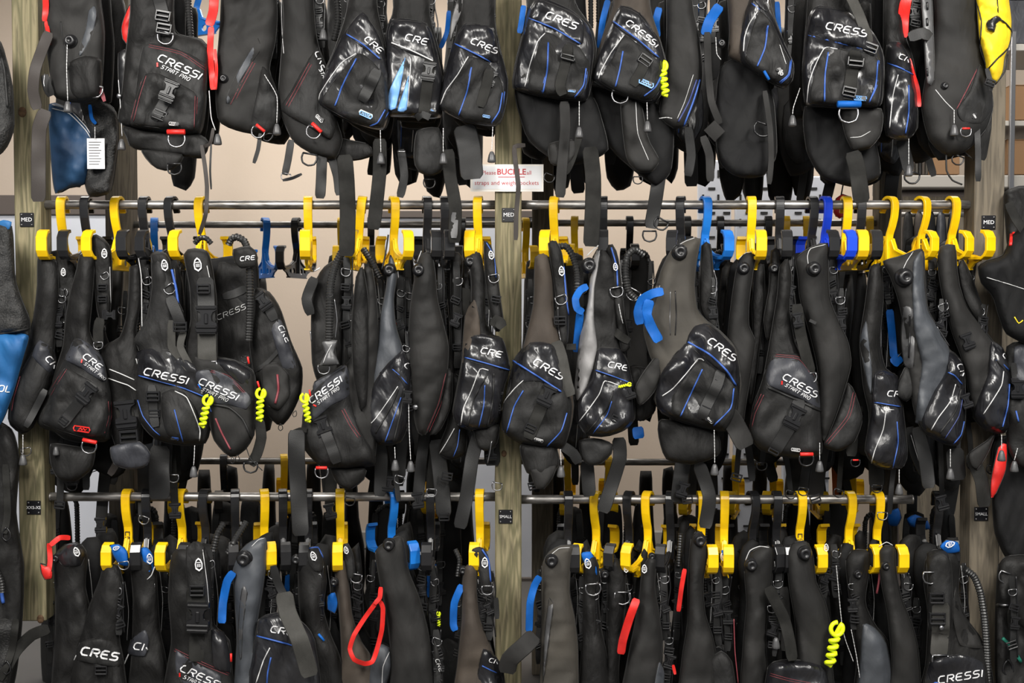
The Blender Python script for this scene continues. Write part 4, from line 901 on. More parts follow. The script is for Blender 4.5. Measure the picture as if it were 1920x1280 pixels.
v.hwp('valve', 1104, 498, 0, 1.1, None, -.13); v.pip('whitepipe', '1100,480 1112,468 1122,460', None, .002, Y=-.15)
v.web('bluefab', '1102,536,-.13 1088,544,-.15 1079,560,-.16 1082,578,-.16 1094,586,-.15', 14, name='blue_band_loop', th=.004); v.web('bluefab', '1088,585,-.14 1084,620,-.12 1080,660,-.1', 15, name='blue_band_loop')
v.hwp('retainer', 1172, 722, 80, .5, None, -.2); v.gear(1140, 500, 640, -.03); v.hwp('buckle', 1180, 735, -20, .8, None, -.19)
v.pan('weight_pouch', 'cordura2', '1086,826 1120,822 1148,832 1146,850 1128,868 1104,872 1090,856', -.1, .025, 14); v.web('webblack', '1100,865 1105,930', 26, Y=-.04); v.web('webblack', '1160,820 1162,860 1140,930 1130,960', 26, Y=-.06)
v.pan('side_pouch', 'cordura', '1180,690 1215,690 1235,700 1232,740 1226,775 1200,790 1186,770', -.06, .03, 14); v.web('bluefab', '1195,800 1198,822', 22, Y=-.05, name='blue_tab')
# -- M12
v = Vest('large worn brownish vest with a blue webbing loop at its shoulder, middle row', 1300, 860, dy=-.035)
b = std(v, '1224,560 1240,505 1258,470 1282,452 1304,444 1313,448 1306,490 1302,535 1308,580 1326,602 1350,620 1380,654 1390,720 1380,775 1360,808 1320,800 1280,790 1242,775 1226,748 1232,700 1218,665 1206,620 1212,585', 'olive', T=.055, R=30, wr=.006)
v.hwp('valve', 1274, 473, 0, 1.1, b, lift=0); v.pip('whitepipe', '1268,462 1285,452 1302,446', b, .001, 'stitching')
v.pan('tank_plate', 'plastic', '1226,540 1240,530 1252,560 1256,640 1244,660 1228,640 1218,600', -.13, .02, 6); v.pip('steel', '1257,545 1256,600 1257,628', b, .0012, 'slot'); v.pip('plastic', '1266,545 1268,590 1266,628', b, .002, 'slot')
v.pan('side_pouch', 'neoprene', '1190,730 1205,700 1232,665 1258,650 1246,690 1226,735 1200,760', -.14, .025, 12)
gl = v.pan('glossy_pocket', 'vinyl', '1264,665 1288,640 1304,610 1328,606 1348,620 1378,654 1388,720 1380,775 1360,808 1320,802 1280,792 1240,774 1228,745 1240,700', 0, .03, 24, on=b, wr=.010)
pk = v.pan('pocket', 'cordura2', '1312,674 1340,690 1372,712 1384,735 1378,776 1360,806 1320,800 1270,786 1258,770 1262,740 1290,700', 0, .014, 14, on=gl)
fl = v.pan('logo_flap', 'vinyl', '1288,642 1300,612 1325,606 1346,620 1377,654 1386,690 1388,716 1378,724 1345,692', 0, .014, 8, on=gl); v.logo(1325, 641, 15, 36, fl); v.pip('bluepipe', '1290,641 1330,664 1362,694 1380,722', fl, .0034)
v.pip('whitepipe', '1320,676 1310,672 1285,702 1262,728 1242,742', gl, .0018); v.pip('bluepipe', '1317,692 1300,728 1276,780', pk, .0026); v.pip('bluepipe', '1376,728 1370,765 1338,798', pk, .0026); v.tagl(1330, 787, 20, 1.0, pk)
v.web('webblack', '1352,694 1345,720 1325,760 1315,784', 22, pk); v.hwp('ladder', 1345, 722, 30, 1.0, pk, lift=.007); v.hwp('ladder', 1322, 768, 25, .8, pk)
v.web('bluefab', '1244,546,-.2 1224,550,-.2 1204,562,-.21 1196,585,-.21 1200,608,-.21', 17, name='blue_band_loop', th=.004, label='bright blue webbing loop')
v.web('bluefab', '1218,562,-.21 1212,590,-.215 1222,615,-.215 1236,640,-.205', 20, name='blue_band_loop', th=.004)
v.web('neoprene', '1362,772 1380,800 1400,838', 38, Y=-.15, name='waist_strap'); v.cord('1339,806 1340,850 1340,868', -.21)
v.pan('belly_flap', 'cordura', '1240,786 1340,806 1350,850 1300,870 1250,860 1236,820', -.09, .03, 16); v.gear(1318, 480, 620, -.06, 12); v.gear(1338, 520, 640, -.1, 10)
v.pan('shoulder_strap', 'cordura', '1316,460 1332,458 1338,520 1346,600 1350,636 1330,612 1312,570', -.08, .025, 9); v.pip('steel', '1338,505 1344,530 1340,560', None, .0018, Y=-.14)
v.web('webblack', '1310,868 1330,930 1322,990', 26, Y=-.07)
# -- M13
v = Vest('narrow dark vest under the yellow hanger, right of the brownish one', 1405, 850, dy=.02)
b = std(v, '1384,490 1400,474 1416,478 1410,520 1404,570 1404,610 1416,640 1408,700 1398,760 1392,800 1372,790 1370,720 1364,640 1372,560', 'neoprene')
v.hwp('valve', 1393, 503, 0, .9, b, lift=0); v.gear(1424, 500, 700, -.04); v.gear(1440, 560, 700, -.0, 10); v.pip('whitepipe', '1384,486 1398,474 1410,472', b, .0012)
v.pan('side_lobe', 'cordura', '1418,500 1432,496 1434,560 1428,620 1418,700 1408,760 1402,720 1412,640 1410,570', -.06, .03, 10)
# -- M14
v = Vest('black vest with white and red lettering above a buckled pocket, right bay', 1490, 870, dy=-.02)
b = std(v, '1462,500 1478,484 1484,520 1480,580 1490,640 1510,680 1534,720 1540,780 1538,850 1480,858 1424,842 1406,812 1412,760 1430,712 1440,660 1450,600 1458,550')
b2 = v.pan('pocket', 'cordura2', '1436,692 1448,662 1500,664 1526,700 1537,755 1540,850 1480,856 1424,841 1406,812 1414,765', 0, .035, 22, on=b)
fl = v.pan('logo_flap', 'flapgrey', '1436,700 1446,674 1480,666 1512,686 1530,712 1539,765 1500,748 1440,722', 0, .012, 8, on=b2); v.logo(1466, 709, 14, 30, fl, start=True)
v.stitch('1432,740 1416,775 1410,800', b2); v.web('webblack', '1500,748 1486,790 1448,852', 26, b2); v.hwp('buckle', 1489, 782, 27, 1.25, b2, lift=.008); v.hwp('ladder', 1452, 843, 28, .9, b2); v.tagl(1492, 843, 4, 1.0, b2)
v.stitch('1455,664 1500,670 1528,706', b2, 'redpipe', .0008, 4); v.pip('webblack', '1440,726 1500,752 1538,770', b2, .004, 'seam')
v.dr(1512, 860, 0, 1.2, 'red', None, -.19, 'dringb'); v.cord('1537,830 1537,852 1537,862', -.2)
v.web('web', '1494,570 1500,620 1512,670 1520,700', 22, Y=-.165, name='shoulder_webbing'); v.hwp('dring', 1519, 706, -8, 1.1, None, -.17); v.hwp('buckle', 1496, 600, -10, .8, None, -.175)
v.web('webblack', '1518,600 1530,606', 6, Y=-.17); v.gear(1480, 480, 600, -.1, 12); v.web('redfab', '1477,620 1473,650', 10, Y=.0, name='tank_band_loop')
v.hwp('valve', 1450, 503, 0, .7, None, -.1); v.pan('shoulder_strap', 'cordura', '1446,470 1462,468 1470,520 1462,590 1440,640 1432,600 1442,540', -.05, .03, 10)
# -- M15
v = Vest('tall charcoal vest with a round valve, left of the royal blue hanger end', 1550, 840, dy=-.01)
b = std(v, '1492,484 1518,464 1552,456 1553,500 1556,560 1574,606 1590,640 1596,680 1588,715 1566,784 1544,830 1534,790 1534,700 1522,640 1500,560 1496,515', 'neoprene', T=.055, R=34)
v.hwp('valve', 1525, 504, 0, 1.0, b, lift=0); v.pip('whitepipe', '1516,500 1514,480 1520,466 1548,458', b, .0012, 'cord'); v.gear(1562, 480, 620, -.04); v.gear(1578, 540, 660, -.1, 10)
s2 = v.pan('side_pocket', 'cordura2', '1590,718 1602,734 1617,785 1602,828 1572,846 1542,834 1560,800 1580,750', -.10, .035, 12); v.stitch('1600,735 1588,780 1548,830', s2, off=-5)
# -- M16
v = Vest('narrow dark vest with a long glossy logo pocket, beside the slate grey one', 1660, 880, dy=-.0)
b = std(v, '1632,500 1652,498 1656,560 1650,640 1660,690 1684,710 1694,780 1700,850 1680,880 1640,872 1622,845 1630,780 1618,720 1612,640 1622,570')
v.pan('slate_strip', 'slate', '1612,640 1624,600 1632,660 1636,700 1634,740 1626,720', 0, .012, 6, on=b)
gl = v.pan('glossy_pocket', 'vinyl', '1638,700 1656,694 1684,706 1694,770 1702,850 1690,878 1640,872 1622,842 1632,780', 0, .028, 16, on=b, wr=.009)
fl = v.pan('logo_flap', 'vinyl', '1638,702 1682,704 1690,762 1640,754', 0, .01, 7, on=gl); v.logo(1663, 742, 12, 4, fl); v.pip('bluepipe', '1640,754 1688,762', fl, .002)
v.pip('whitepipe', '1676,768 1662,770 1656,805 1640,845 1634,868', gl, .0018); v.pip('bluepipe', '1682,790 1684,830 1674,878', gl, .002)
v.web('bluefab', '1668,580 1672,620 1676,670', 15, Y=-.05, name='blue_band_loop'); v.web('bluefab', '1674,668 1688,682', 22, Y=-.06, name='blue_band_loop'); v.hwp('ring', 1690, 672, 10, 1.6, None, -.06)
v.gear(1640, 520, 690, -.04); v.gear(1664, 490, 570, -.09, 12); v.pip('steel', '1652,600 1652,680', None, .0018, Y=-.1)
v.cord('1686,880 1686,905', -.15); v.web('web', '1610,760 1600,800 1596,855', 22, Y=-.05); v.dr(1604, 866, 0, .8, 'red', None, -.12, 'dringb')
v.pan('side_flap', 'cordura2', '1684,718 1700,684 1722,694 1726,708 1714,738 1700,752 1682,742', -.14, .015, 8)
v.web('webblack', '1706,800 1716,850 1734,890', 20, Y=-.08); v.pip('whitepipe', '1708,815 1720,855 1733,892', None, .001, Y=-.11)
# -- M17
v = Vest('slate grey panelled vest with ribbed round valve, two places from the right post', 1745, 850, dy=-.03)
b = std(v, '1656,490 1690,480 1730,467 1734,520 1740,580 1758,612 1780,655 1806,682 1810,730 1808,800 1795,835 1765,830 1730,808 1714,770 1704,700 1696,620 1684,560 1668,515', 'neoprene', T=.05, R=28)
sl = v.pan('slate_lobe', 'slate', '1712,490 1730,470 1733,530 1740,582 1762,620 1782,660 1776,700 1752,740 1730,790 1716,792 1722,730 1728,680 1714,620 1710,550', 0, .016, 14, on=b)
v.hwp('valve', 1694, 520, 0, 1.25, b, lift=0); v.pip('whitepipe', '1712,472 1700,490 1690,512', b, .0012, 'cord')
pl = v.pan('tank_plate', 'plasticgrey', '1694,575 1712,580 1716,640 1712,690 1696,685 1690,630', 0, .01, 5, on=b); v.pip('plastic', '1706,590 1706,620 1704,670', pl, .003, 'slot')
gl = v.pan('glossy_pocket', 'vinyl', '1780,656 1806,680 1810,730 1810,795 1796,835 1765,830 1734,808 1728,785 1750,735 1774,695', 0, .026, 16, on=b, wr=.008)
fl = v.pan('logo_flap', 'vinyl', '1780,658 1804,680 1810,720 1802,730 1780,700', 0, .01, 6, on=gl); v.logo(1794, 684, 12, 62, fl); v.pip('bluepipe', '1778,698 1790,704 1804,720', gl, .0024)
v.pip('whitepipe', '1792,720 1782,752 1760,782 1746,806', gl, .0018); v.pip('webblack', '1802,730 1792,770 1762,812', gl, .003, 'seam'); v.pip('navypipe', '1806,740 1798,780 1772,822', gl, .0016); v.pip('bluepipe', '1808,790 1802,815 1788,832', gl, .002)
v.pip('steel', '1757,612 1780,648', None, .001, Y=-.2); v.gear(1748, 490, 600, -.05, 12); v.gear(1766, 560, 640, -.12, 10)
v.cord('1782,842 1782,876', -.17); v.web('webblack', '1720,800 1735,860 1742,915', 26, Y=-.1); v.web('webblack', '1790,840 1795,900', 34, Y=-.06)
# -- M18
v = Vest('dark middle row vest nearest the right post, with glossy piped pocket', 1840, 830, dy=-.02)
b = std(v, '1758,492 1764,462 1790,460 1794,500 1800,540 1814,575 1836,605 1862,640 1880,660 1892,690 1898,760 1886,810 1850,806 1826,780 1816,735 1806,680 1784,620 1766,550', 'neoprene', T=.05, R=30)
gl = v.pan('glossy_pocket', 'vinyl', '1858,640 1880,652 1894,690 1900,740 1898,790 1882,812 1850,808 1824,782 1836,742 1852,700', 0, .026, 16, on=b, wr=.009)
fl = v.pan('logo_flap', 'vinyl', '1860,640 1880,652 1894,690 1890,700 1868,676', 0, .01, 6, on=gl); v.logo(1879, 664, 12, 55, fl); v.pip('bluepipe', '1868,674 1878,680 1892,694', gl, .0026)
v.pip('whitepipe', '1882,696 1878,722 1860,752 1844,776', gl, .0018); v.pip('bluepipe', '1893,720 1890,760 1880,800', gl, .0022); v.hwp('snap', 1815, 640, 0, 1.0, b); v.hwp('buckle', 1814, 640, -20, .9, b)
v.pan('shoulder_strap', 'cordura', '1796,500 1806,486 1822,520 1840,570 1852,610 1850,625 1824,590 1806,555', -.10, .025, 8); v.gear(1842, 570, 650, -.12, 12); v.hwp('buckle', 1812, 752, -20, .8, None, -.17)
v.pan('weight_pouch', 'neoprene', '1816,850 1850,826 1866,812 1852,850 1832,880 1820,872', -.1, .02, 10); v.web('web', '1820,850 1840,900 1846,950', 26, Y=-.1)
v.cord('1878,815 1878,842', -.17); v.web('webblack', '1900,680 1906,740', 12, Y=-.15); v.hwp('buckle', 1907, 730, 0, 1.0, None, -.16)

# loose black waist straps and buckles under the middle row, each belonging to the vest above it
for o in [q for q in list(bpy.data.objects) if q.type == 'EMPTY' and q.get('category') == 'dive vest']:
    px, py = PX(*WL[o.name]); g = random.Random(int(px))
    if 430 < px < 470 or px < 60: continue
    cls = Vest.__new__(Vest); cls.e = o; cls.dy = 0; cls.seed = int(px); cls.n = 50; cls.last = None
    for k in range(3):
        x = px+g.uniform(-38, 38); yb = py-g.uniform(30, 60); L = g.uniform(70, 150); sw = g.uniform(-18, 18)
        if 1125 < x < 1250 or 445 < x < 545: continue
        cls.web(g.choice(['webblack', 'webblack', 'web']), [(x, yb), (x+sw*.6, yb+L*.5), (x+sw, yb+L)], g.choice([10, 14, 22, 30]), Y=g.uniform(-.04, .14), name='waist_strap')
        if k: cls.hwp(g.choice(['dringb', 'ladder', 'buckle', 'dring']), x+sw, yb+L, g.uniform(-20, 20), .9, None, -.05)
# ================================================================ top row of vests (their rail is above the frame)
def bpocket(v, b, gl, fl, logo, band, white, blues, tagp=None, gm='vinyl', outline=False, extra=()):
    """glossy pocket with logo flap, blue piping under it, one white and several blue pipings"""
    g = v.pan('glossy_pocket', gm, gl, 0, .03, 20, on=b, wr=.010)
    f = v.pan('logo_flap', 'vinyl', fl, 0, .012, 8, on=g)
    v.logo(*logo, f)
    v.pip('bluepipe' if not outline else 'whitepipe', band, f, .0026)
    v.pip('whitepipe', white, g, .0018)
    for q in blues: v.pip('bluepipe', q, g, .0024)
    for q in extra: v.pip('webblack', q, g, .003, 'seam')
    if tagp: v.tagl(*tagp, g)
    return g
# T1
v = Vest('charcoal top vest with a pale side stripe, against the left post', 145, 190, dy=-.02)
b = std(v, '90,-60 178,-60 190,10 196,60 194,120 188,180 165,192 128,190 100,178 92,120 84,60 84,0', 'neoprene')
v.pan('pale_stripe', 'slate', '166,20 178,10 182,30 172,70 150,108 148,92 160,55', 0, .008, 5, on=b); v.hwp('valve', 134, 78, 0, .9, b, lift=0)
v.cord('126,84 125,130 127,188', -.2); v.pip('webblack', '114,40 118,80 128,130', b, .002, 'seam')
v.pan('side_pocket', 'cordura', '130,118 160,104 190,112 192,160 186,182 150,188 132,170', 0, .02, 12, on=b); v.dr(178, 168, 15, 1.3, None, b); v.web('redfab', '84,-20 86,10 84,40', 12, Y=-.14, name='red_band'); v.web('redfab', '86,40 90,60 92,84', 8, Y=-.14, name='red_band')
v.web('webbrown', '92,60 80,90 66,130 62,170 70,205', 22, Y=-.17, name='waist_strap'); v.web('webbrown', '86,206 74,240 72,300 72,378', 28, Y=-.18, name='waist_strap'); v.web('webblack', '84,140 88,160 96,180', 18, Y=-.16)
v.pip('steel', '84,138 82,155 84,165', None, .002, Y=-.19); v.web('redpipe', '176,150 190,172 196,190', 8, Y=-.14)
# T2
v = Vest('large black top vest with white logo and big buckled pocket', 305, 300, dy=-.03)
b = std(v, '250,-40 322,-40 326,20 330,62 378,74 392,96 388,150 386,200 376,250 330,252 250,240 222,228 228,180 236,100 244,30', T=.055)
g = v.pan('pocket', 'cordura2', '270,84 330,90 386,120 386,180 376,250 310,248 246,236 252,190', 0, .02, 14, on=b); v.logo(294, 112, 15.5, 25, g, start=True)
pk = v.pan('pocket_front', 'cordura2', '272,140 300,138 365,172 370,200 362,246 300,240 246,230 254,190', 0, .016, 14, on=g); v.stitch('274,142 262,180 250,228', pk); v.stitch('366,180 364,240', pk, off=-4); v.stitch('280,84 340,98 386,128', g, 'redpipe', .0008, 4)
v.web('webblack', '322,150 318,175 300,205 288,224', 22, pk); v.hwp('buckle', 317, 172, 22, 1.15, pk, lift=.008); v.hwp('ladder', 300, 215, 22, 1.1, pk); v.tagl(326, 232, 3, 1.05, pk)
v.web('webblack', '296,-10 306,30 310,60', 24, b); v.hwp('dring', 310, 68, 15, 1.3, b, lift=.008); v.hwp('ladder', 306, 30, 10, 1.2, b, lift=.008); v.hwp('ladder', 308, 54, 10, 1.2, b, lift=.009)
v.pan('lower_band', 'cordura', '232,238 300,248 372,252 392,268 380,296 345,292 250,278 238,258', -.12, .03, 12); v.dr(331, 260, 0, 1.4, 'red', None, -.2)
v.pan('weight_pouch', 'cordura', '266,280 342,288 336,308 316,320 288,312', -.13, .02, 10); v.dr(327, 314, 0, 1.2, None, None, -.16, 'dringb')
v.pan('red_band', 'redfab', '238,20 250,0 252,50 242,86 230,72 228,50', -.06, .02, 8); v.hwp('toggle', 228, 262, 0, 1, None, -.12); v.pip('whitepipe', '222,150 226,200 229,255', None, .0013, Y=-.13)
v.web('webbrown', '400,240 394,270 378,275', 7, Y=-.16); v.web('webbrown', '378,272,-.16 384,310,-.17 388,350,-.18 386,400,-.18 374,440,-.12', 8, name='inflator_cord', th=.004); v.web('webblack', '396,270 394,320 396,355', 4, Y=-.16); v.hwp('toggle', 408, 252, 0, 1, None, -.17); v.pip('whitepipe', '392,170 396,220 404,244', None, .0015, Y=-.16)
v.hose('352,-30 354,20 358,70', .011, -.08); v.pan('side_clips', 'plastic', '222,100 240,95 244,140 238,200 224,180', -.1, .02, 6); v.hwp('snap', 224, 180, 0, 1.4, None, -.13)
# T3
v = Vest('charcoal vest with a long bright red band along its left edge, top row', 465, 270, dy=0)
b = std(v, '424,-50 508,-50 520,20 516,80 505,130 522,180 526,220 505,252 450,246 410,226 404,160 412,60', 'neoprene')
v.pan('pale_stripe', 'slate', '484,72 488,92 470,120 446,160 428,196 424,184 448,130', 0, .008, 4, on=b); v.stitch('474,116 450,160 432,196', b, off=-5)
v.pan('side_pocket', 'cordura2', '492,124 512,150 524,190 525,222 505,250 470,238 478,190', 0, .016, 10, on=b); v.tagl(495, 216, 15, 1.1, b, 'redfab')
v.web('redfab', '402,-20 400,20 392,48', 18, Y=-.17, name='red_band', label='bright red grab band'); v.web('redfab', '396,50 394,100 400,168', 12, Y=-.17, name='red_band'); v.web('redfab', '403,92 406,130 404,168', 6, Y=-.168, name='red_band')
v.web('redfab', '500,0 508,16 500,34 498,60', 9, Y=-.1, name='red_loop'); v.hwp('valve', 420, 148, 0, .6, b, lift=0); v.cord('496,140 519,180 519,230', -.19); v.dr(484, 246, 20, 1.1, 'red', None, -.19); v.hwp('ring', 504, 256, 60, 1.2, None, -.18, label=None)
v.web('webblack', '488,250 484,280 476,306', 8, Y=-.18); v.pip('whitepipe', '506,60 506,95', None, .002, Y=-.12); v.gear(512, -20, 110, -.06, 12)
# T4
v = Vest('charcoal top vest with sideways white logo and red ring bar', 580, 290, dy=.01)
b = std(v, '530,-50 582,-50 590,40 598,90 622,150 630,220 642,262 628,298 590,290 548,262 522,196 526,120 532,40', 'neoprene', T=.05)
g = v.pan('pocket', 'cordura2', '578,112 596,88 612,140 618,180 632,230 620,262 580,240 526,206 545,170', 0, .018, 12, on=b); v.logo(590, 98, 12, 66, g); v.txt('START PRO', 598, 130, 6, 66, g, wd=.66); v.stitch('580,118 560,155 536,198', g, off=-5)
v.tagl(599, 222, 25, 1.0, g); v.dr(588, 246, 22, 1.2, 'red', None, -.2); v.dr(580, 296, 10, 1.3, None, None, -.15, 'dringb'); v.web('webblack', '546,262 540,300 534,328', 14, Y=-.16); v.hwp('dring', 536, 330, 10, .8, None, -.165)
v.web('plastic', '530,338 548,334 566,326', 6, Y=-.17); v.hose('618,-40 632,0 634,40 626,76', .011, -.07); v.gear(600, -20, 90, -.08, 16); v.hwp('toggle', 606, 56, 0, 1, None, -.16)
v.pan('under_band', 'cordura', '600,250 650,262 690,270 700,290 670,300 630,298', -.08, .02, 8)
v.pip('whitepipe', '527,-20 529,60 532,100', b, .0012)
# T5
v = Vest('glossy shouldered top vest with the longest dark strap below it', 665, 240, dy=-.02)
b = std(v, '664,-50 702,-50 708,20 722,80 732,140 734,200 720,244 660,230 598,196 602,150 628,90 648,30')
g = bpocket(v, b, '640,70 680,22 712,70 728,130 732,200 718,244 660,230 598,196 604,150', '650,64 676,24 706,56 726,110 712,112', (682, 74, 13, 42), '650,64 682,84 712,110', '668,100 640,118 616,150 600,176 598,188', ('667,112 646,150 628,196', '730,208 715,230 698,236'), (686, 214, 12, 1.25), 'vinyl')
pk = v.pan('pocket', 'cordura2', '670,100 700,116 724,150 728,204 714,240 660,228 604,194 620,160', 0, .012, 10, on=g); v.web('webblack', '708,130 694,160 678,190', 22, pk); v.pan('patch', 'neoprene', '682,162 702,172 694,190 675,178', 0, .004, 3, on=pk); v.pip('bluepipe', '668,110 646,152 628,198', pk, .0026); v.pip('bluepipe', '722,206 708,230 694,236', pk, .0024); v.tagl(686, 215, 12, 1.2, pk, 'skyfab')
v.cord('713,244 714,285', -.19); v.gear(712, -20, 130, -.07, 14, 2); v.web('webblack', '604,290 602,340 600,372', 20, Y=-.1); v.web('webblack', '620,290 632,330 636,366', 16, Y=-.08)
v.web('web', '646,290 650,340 652,400 650,480', 30, Y=-.165, name='long_waist_strap', label='long dark webbing strap hanging past the rail'); v.web('web', '712,260 712,320 706,380 700,430', 26, Y=-.165, name='long_waist_strap')
# T6
v = Vest('black vest with two sky blue wedges on its pocket, top row', 775, 240, dy=-.0)
b = std(v, '738,-50 800,-50 806,30 822,90 832,140 832,190 820,222 770,220 724,216 716,170 720,110 724,60 738,20')
g = bpocket(v, b, '732,36 800,44 820,100 830,150 826,220 770,220 724,216 716,170 722,100', '736,40 796,44 812,92 812,116 732,82', (758, 74, 14, 14), '734,80 770,94 812,114', '768,106 770,120 764,200', (), None, 'vinyl', True)
v.pan('sky_wedge', 'skyfab', '760,106 756,140 742,204 726,204 730,168', 0, .014, 5, on=g); v.pan('sky_wedge', 'skyfab', '767,138 763,206 745,208 757,168', 0, .014, 5, on=g)
v.web('web', '806,110 802,150 794,220', 22, g); v.hwp('buckle', 804, 135, 8, 1.0, g, lift=.008); v.tagl(812, 207, 10, .7, g, 'skyfab'); v.web('webblack', '780,222 792,214 806,220', 14, g)
v.pan('weight_pouch', 'cordura2', '782,246 822,240 832,280 830,318 808,330 786,322 776,300', -.12, .03, 14); v.dr(805, 342, 0, 1.0, None, None, -.1, 'dringb'); v.cord('831,240 831,285', -.19); v.gear(806, -20, 90, -.08, 20, 1)
v.web('webblack', '752,280 758,330 750,370', 16, Y=-.1); v.pip('steel', '745,284 760,284', None, .003, Y=-.14); v.web('bluefab', '826,90 838,60 842,20', 9, Y=-.05, name='blue_band_loop')
v.web('web', '840,280,-.15 844,330,-.17 854,390,-.18 852,455,-.18', 24, name='long_waist_strap', label='long grey strap with a worn silvery patch'); v.web('plasticgrey', '853,398 851,446', 14, Y=-.186, name='worn_patch')
# T7
v = Vest('top vest with a pale grey sliver, overlapping the middle post', 885, 250, dy=-.03)
b = std(v, '862,-50 925,-50 928,40 938,100 952,150 948,200 932,236 870,228 824,200 830,150 850,90 858,40')
v.pan('grey_sliver', 'grey', '862,-20 868,-10 866,20 850,62 844,80 846,40', 0, .006, 4, on=b)
g = bpocket(v, b, '850,78 872,44 926,52 940,100 952,150 948,200 932,236 870,228 824,202 830,150', '852,84 874,46 924,54 936,110 926,118', (881, 80, 13, 23), '853,82 890,100 928,120', '878,106 858,140 836,170 826,196', ('883,128 872,176 858,214', '946,172 940,210 922,232'), None, 'vinyl')
pk = v.pan('pocket', 'cordura2', '880,106 915,118 940,150 946,200 930,234 870,226 828,200 850,155', 0, .012, 10, on=g); v.web('web', '918,130 912,160 900,200', 20, pk); v.hwp('buckle', 920, 148, 20, .8, pk, lift=.007); v.pip('bluepipe', '884,126 876,170 860,216', pk, .0026); v.pip('bluepipe', '942,174 936,208 922,230', pk, .0024); v.tagl(912, 218, 6, .9, pk, 'skyfab')
v.cord('924,238 922,282', -.19); v.gear(916, -20, 60, -.1, 18); v.web('webblack', '870,235 880,280 885,336', 44, Y=-.08); v.pip('whitepipe', '880,20 882,40', None, .002, Y=-.15)
# T8
v = Vest('black glossy-shouldered vest, top row, first one right of the middle post', 1040, 300, dy=-.035)
b = std(v, '996,-50 1065,-50 1080,10 1108,50 1118,90 1112,140 1100,188 1050,186 1000,176 962,164 966,120 980,60 990,10')
g = bpocket(v, b, '990,20 1010,-6 1070,18 1104,50 1114,90 1108,140 1100,188 1050,186 1000,178 964,164 968,120 980,66', '992,32 1008,0 1060,18 1092,40 1092,84 1040,56', (1021, 32, 15, 22), '992,34 1040,54 1088,82', '1022,62 1008,78 994,120 984,162', ('1028,80 1024,130 1016,172', '1102,128 1096,165 1078,184'), None, 'vinyl')
pk = v.pan('pocket', 'cordura2', '1022,60 1056,74 1086,88 1106,120 1100,160 1084,184 1040,182 990,170 1000,110', 0, .014, 10, on=g); v.web('web', '1066,84 1060,120 1050,160 1056,178', 20, pk); v.hwp('ladder', 1066, 103, 15, 1.2, pk, lift=.008); v.pip('bluepipe', '1028,80 1026,130 1018,174', pk, .0028); v.pip('bluepipe', '1099,128 1094,160 1078,182', pk, .0026); v.tagl(1072, 170, 4, .9, pk, 'skyfab')
v.web('bluefab', '982,10 978,40 974,62', 11, Y=-.12, name='blue_band_loop'); v.cord('1086,190 1086,236', -.21)
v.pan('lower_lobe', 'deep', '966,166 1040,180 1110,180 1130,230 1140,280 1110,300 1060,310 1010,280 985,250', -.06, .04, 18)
v.web('neoprene', '1058,190 1060,240 1054,310 1050,370', 20, Y=-.15, name='waist_strap'); v.web('web', '1088,250 1072,300 1060,325', 14, Y=-.14); v.pan('weight_pouch', 'neoprene', '1030,270 1078,262 1080,290 1060,312 1032,306', -.12, .02, 10)
v.web('web', '1106,275,-.14 1112,330,-.17 1112,380,-.18 1108,462,-.18', 30, name='long_waist_strap', label='long dark strap ending in a wide webbing tail'); v.dr(1030, 332, 20, .9, None, None, -.12, 'dringb')
v.web('webbrown', '985,272,-.12 965,275,-.16 966,300,-.19 972,350,-.19 968,400,-.18 967,450,-.17', 9, name='inflator_cord', th=.004)
# T9
v = Vest('black vest with a neon yellow coil at its right edge, top row', 1180, 320, dy=-.02)
b = std(v, '1150,-50 1210,-50 1220,20 1236,70 1250,120 1248,160 1226,194 1180,184 1110,152 1118,110 1136,50 1150,10', 'brown')
g = bpocket(v, b, '1146,46 1164,10 1200,24 1236,76 1248,120 1246,158 1226,194 1180,184 1110,152 1120,110', '1148,44 1164,14 1196,26 1230,70 1240,104 1226,106 1190,76', (1172, 44, 13, 38), '1150,40 1196,74 1236,108', '1170,66 1146,98 1126,134 1122,148', ('1168,96 1162,130 1154,158', '1242,140 1230,162 1208,180'), (1212, 156, 12, 1.3), 'vinyl')
pk = v.pan('pocket', 'cordura2', '1170,66 1200,84 1232,112 1244,140 1240,164 1222,188 1180,182 1126,152 1150,104', 0, .012, 10, on=g); v.web('web', '1214,100 1204,130 1186,160', 20, pk); v.hwp('ladder', 1210, 113, 35, 1.1, pk, lift=.007); v.pip('bluepipe', '1168,96 1162,130 1154,162', pk, .0028); v.pip('bluepipe', '1240,142 1228,164 1208,180', pk, .0026); v.tagl(1212, 156, 12, 1.3, pk, 'skyfab')
v.hwp('retainer', 1243, 146, -4, 1.35, None, -.17); v.cord('1213,192 1214,225', -.2); v.dr(1163, 178, 0, 1.4, None, None, -.15); v.web('bluefab', '1140,0 1130,40 1124,90', 12, Y=-.08, name='blue_band_loop'); v.web('bluefab', '1236,14 1230,40 1232,70', 14, Y=-.08, name='blue_band_loop')
v.pan('weight_pouch', 'neoprene', '1165,190 1200,190 1215,260 1236,300 1222,322 1196,322 1176,300 1168,250', -.10, .03, 14); v.pip('whitepipe', '1192,190 1196,250 1216,300', v.last, .0012); v.pan('lower_lobe', 'deep', '1110,160 1180,186 1230,195 1262,240 1258,320 1230,348 1190,320 1140,270', -.03, .04, 18); v.dr(1196, 336, 0, .8, None, None, -.12, 'dringb')
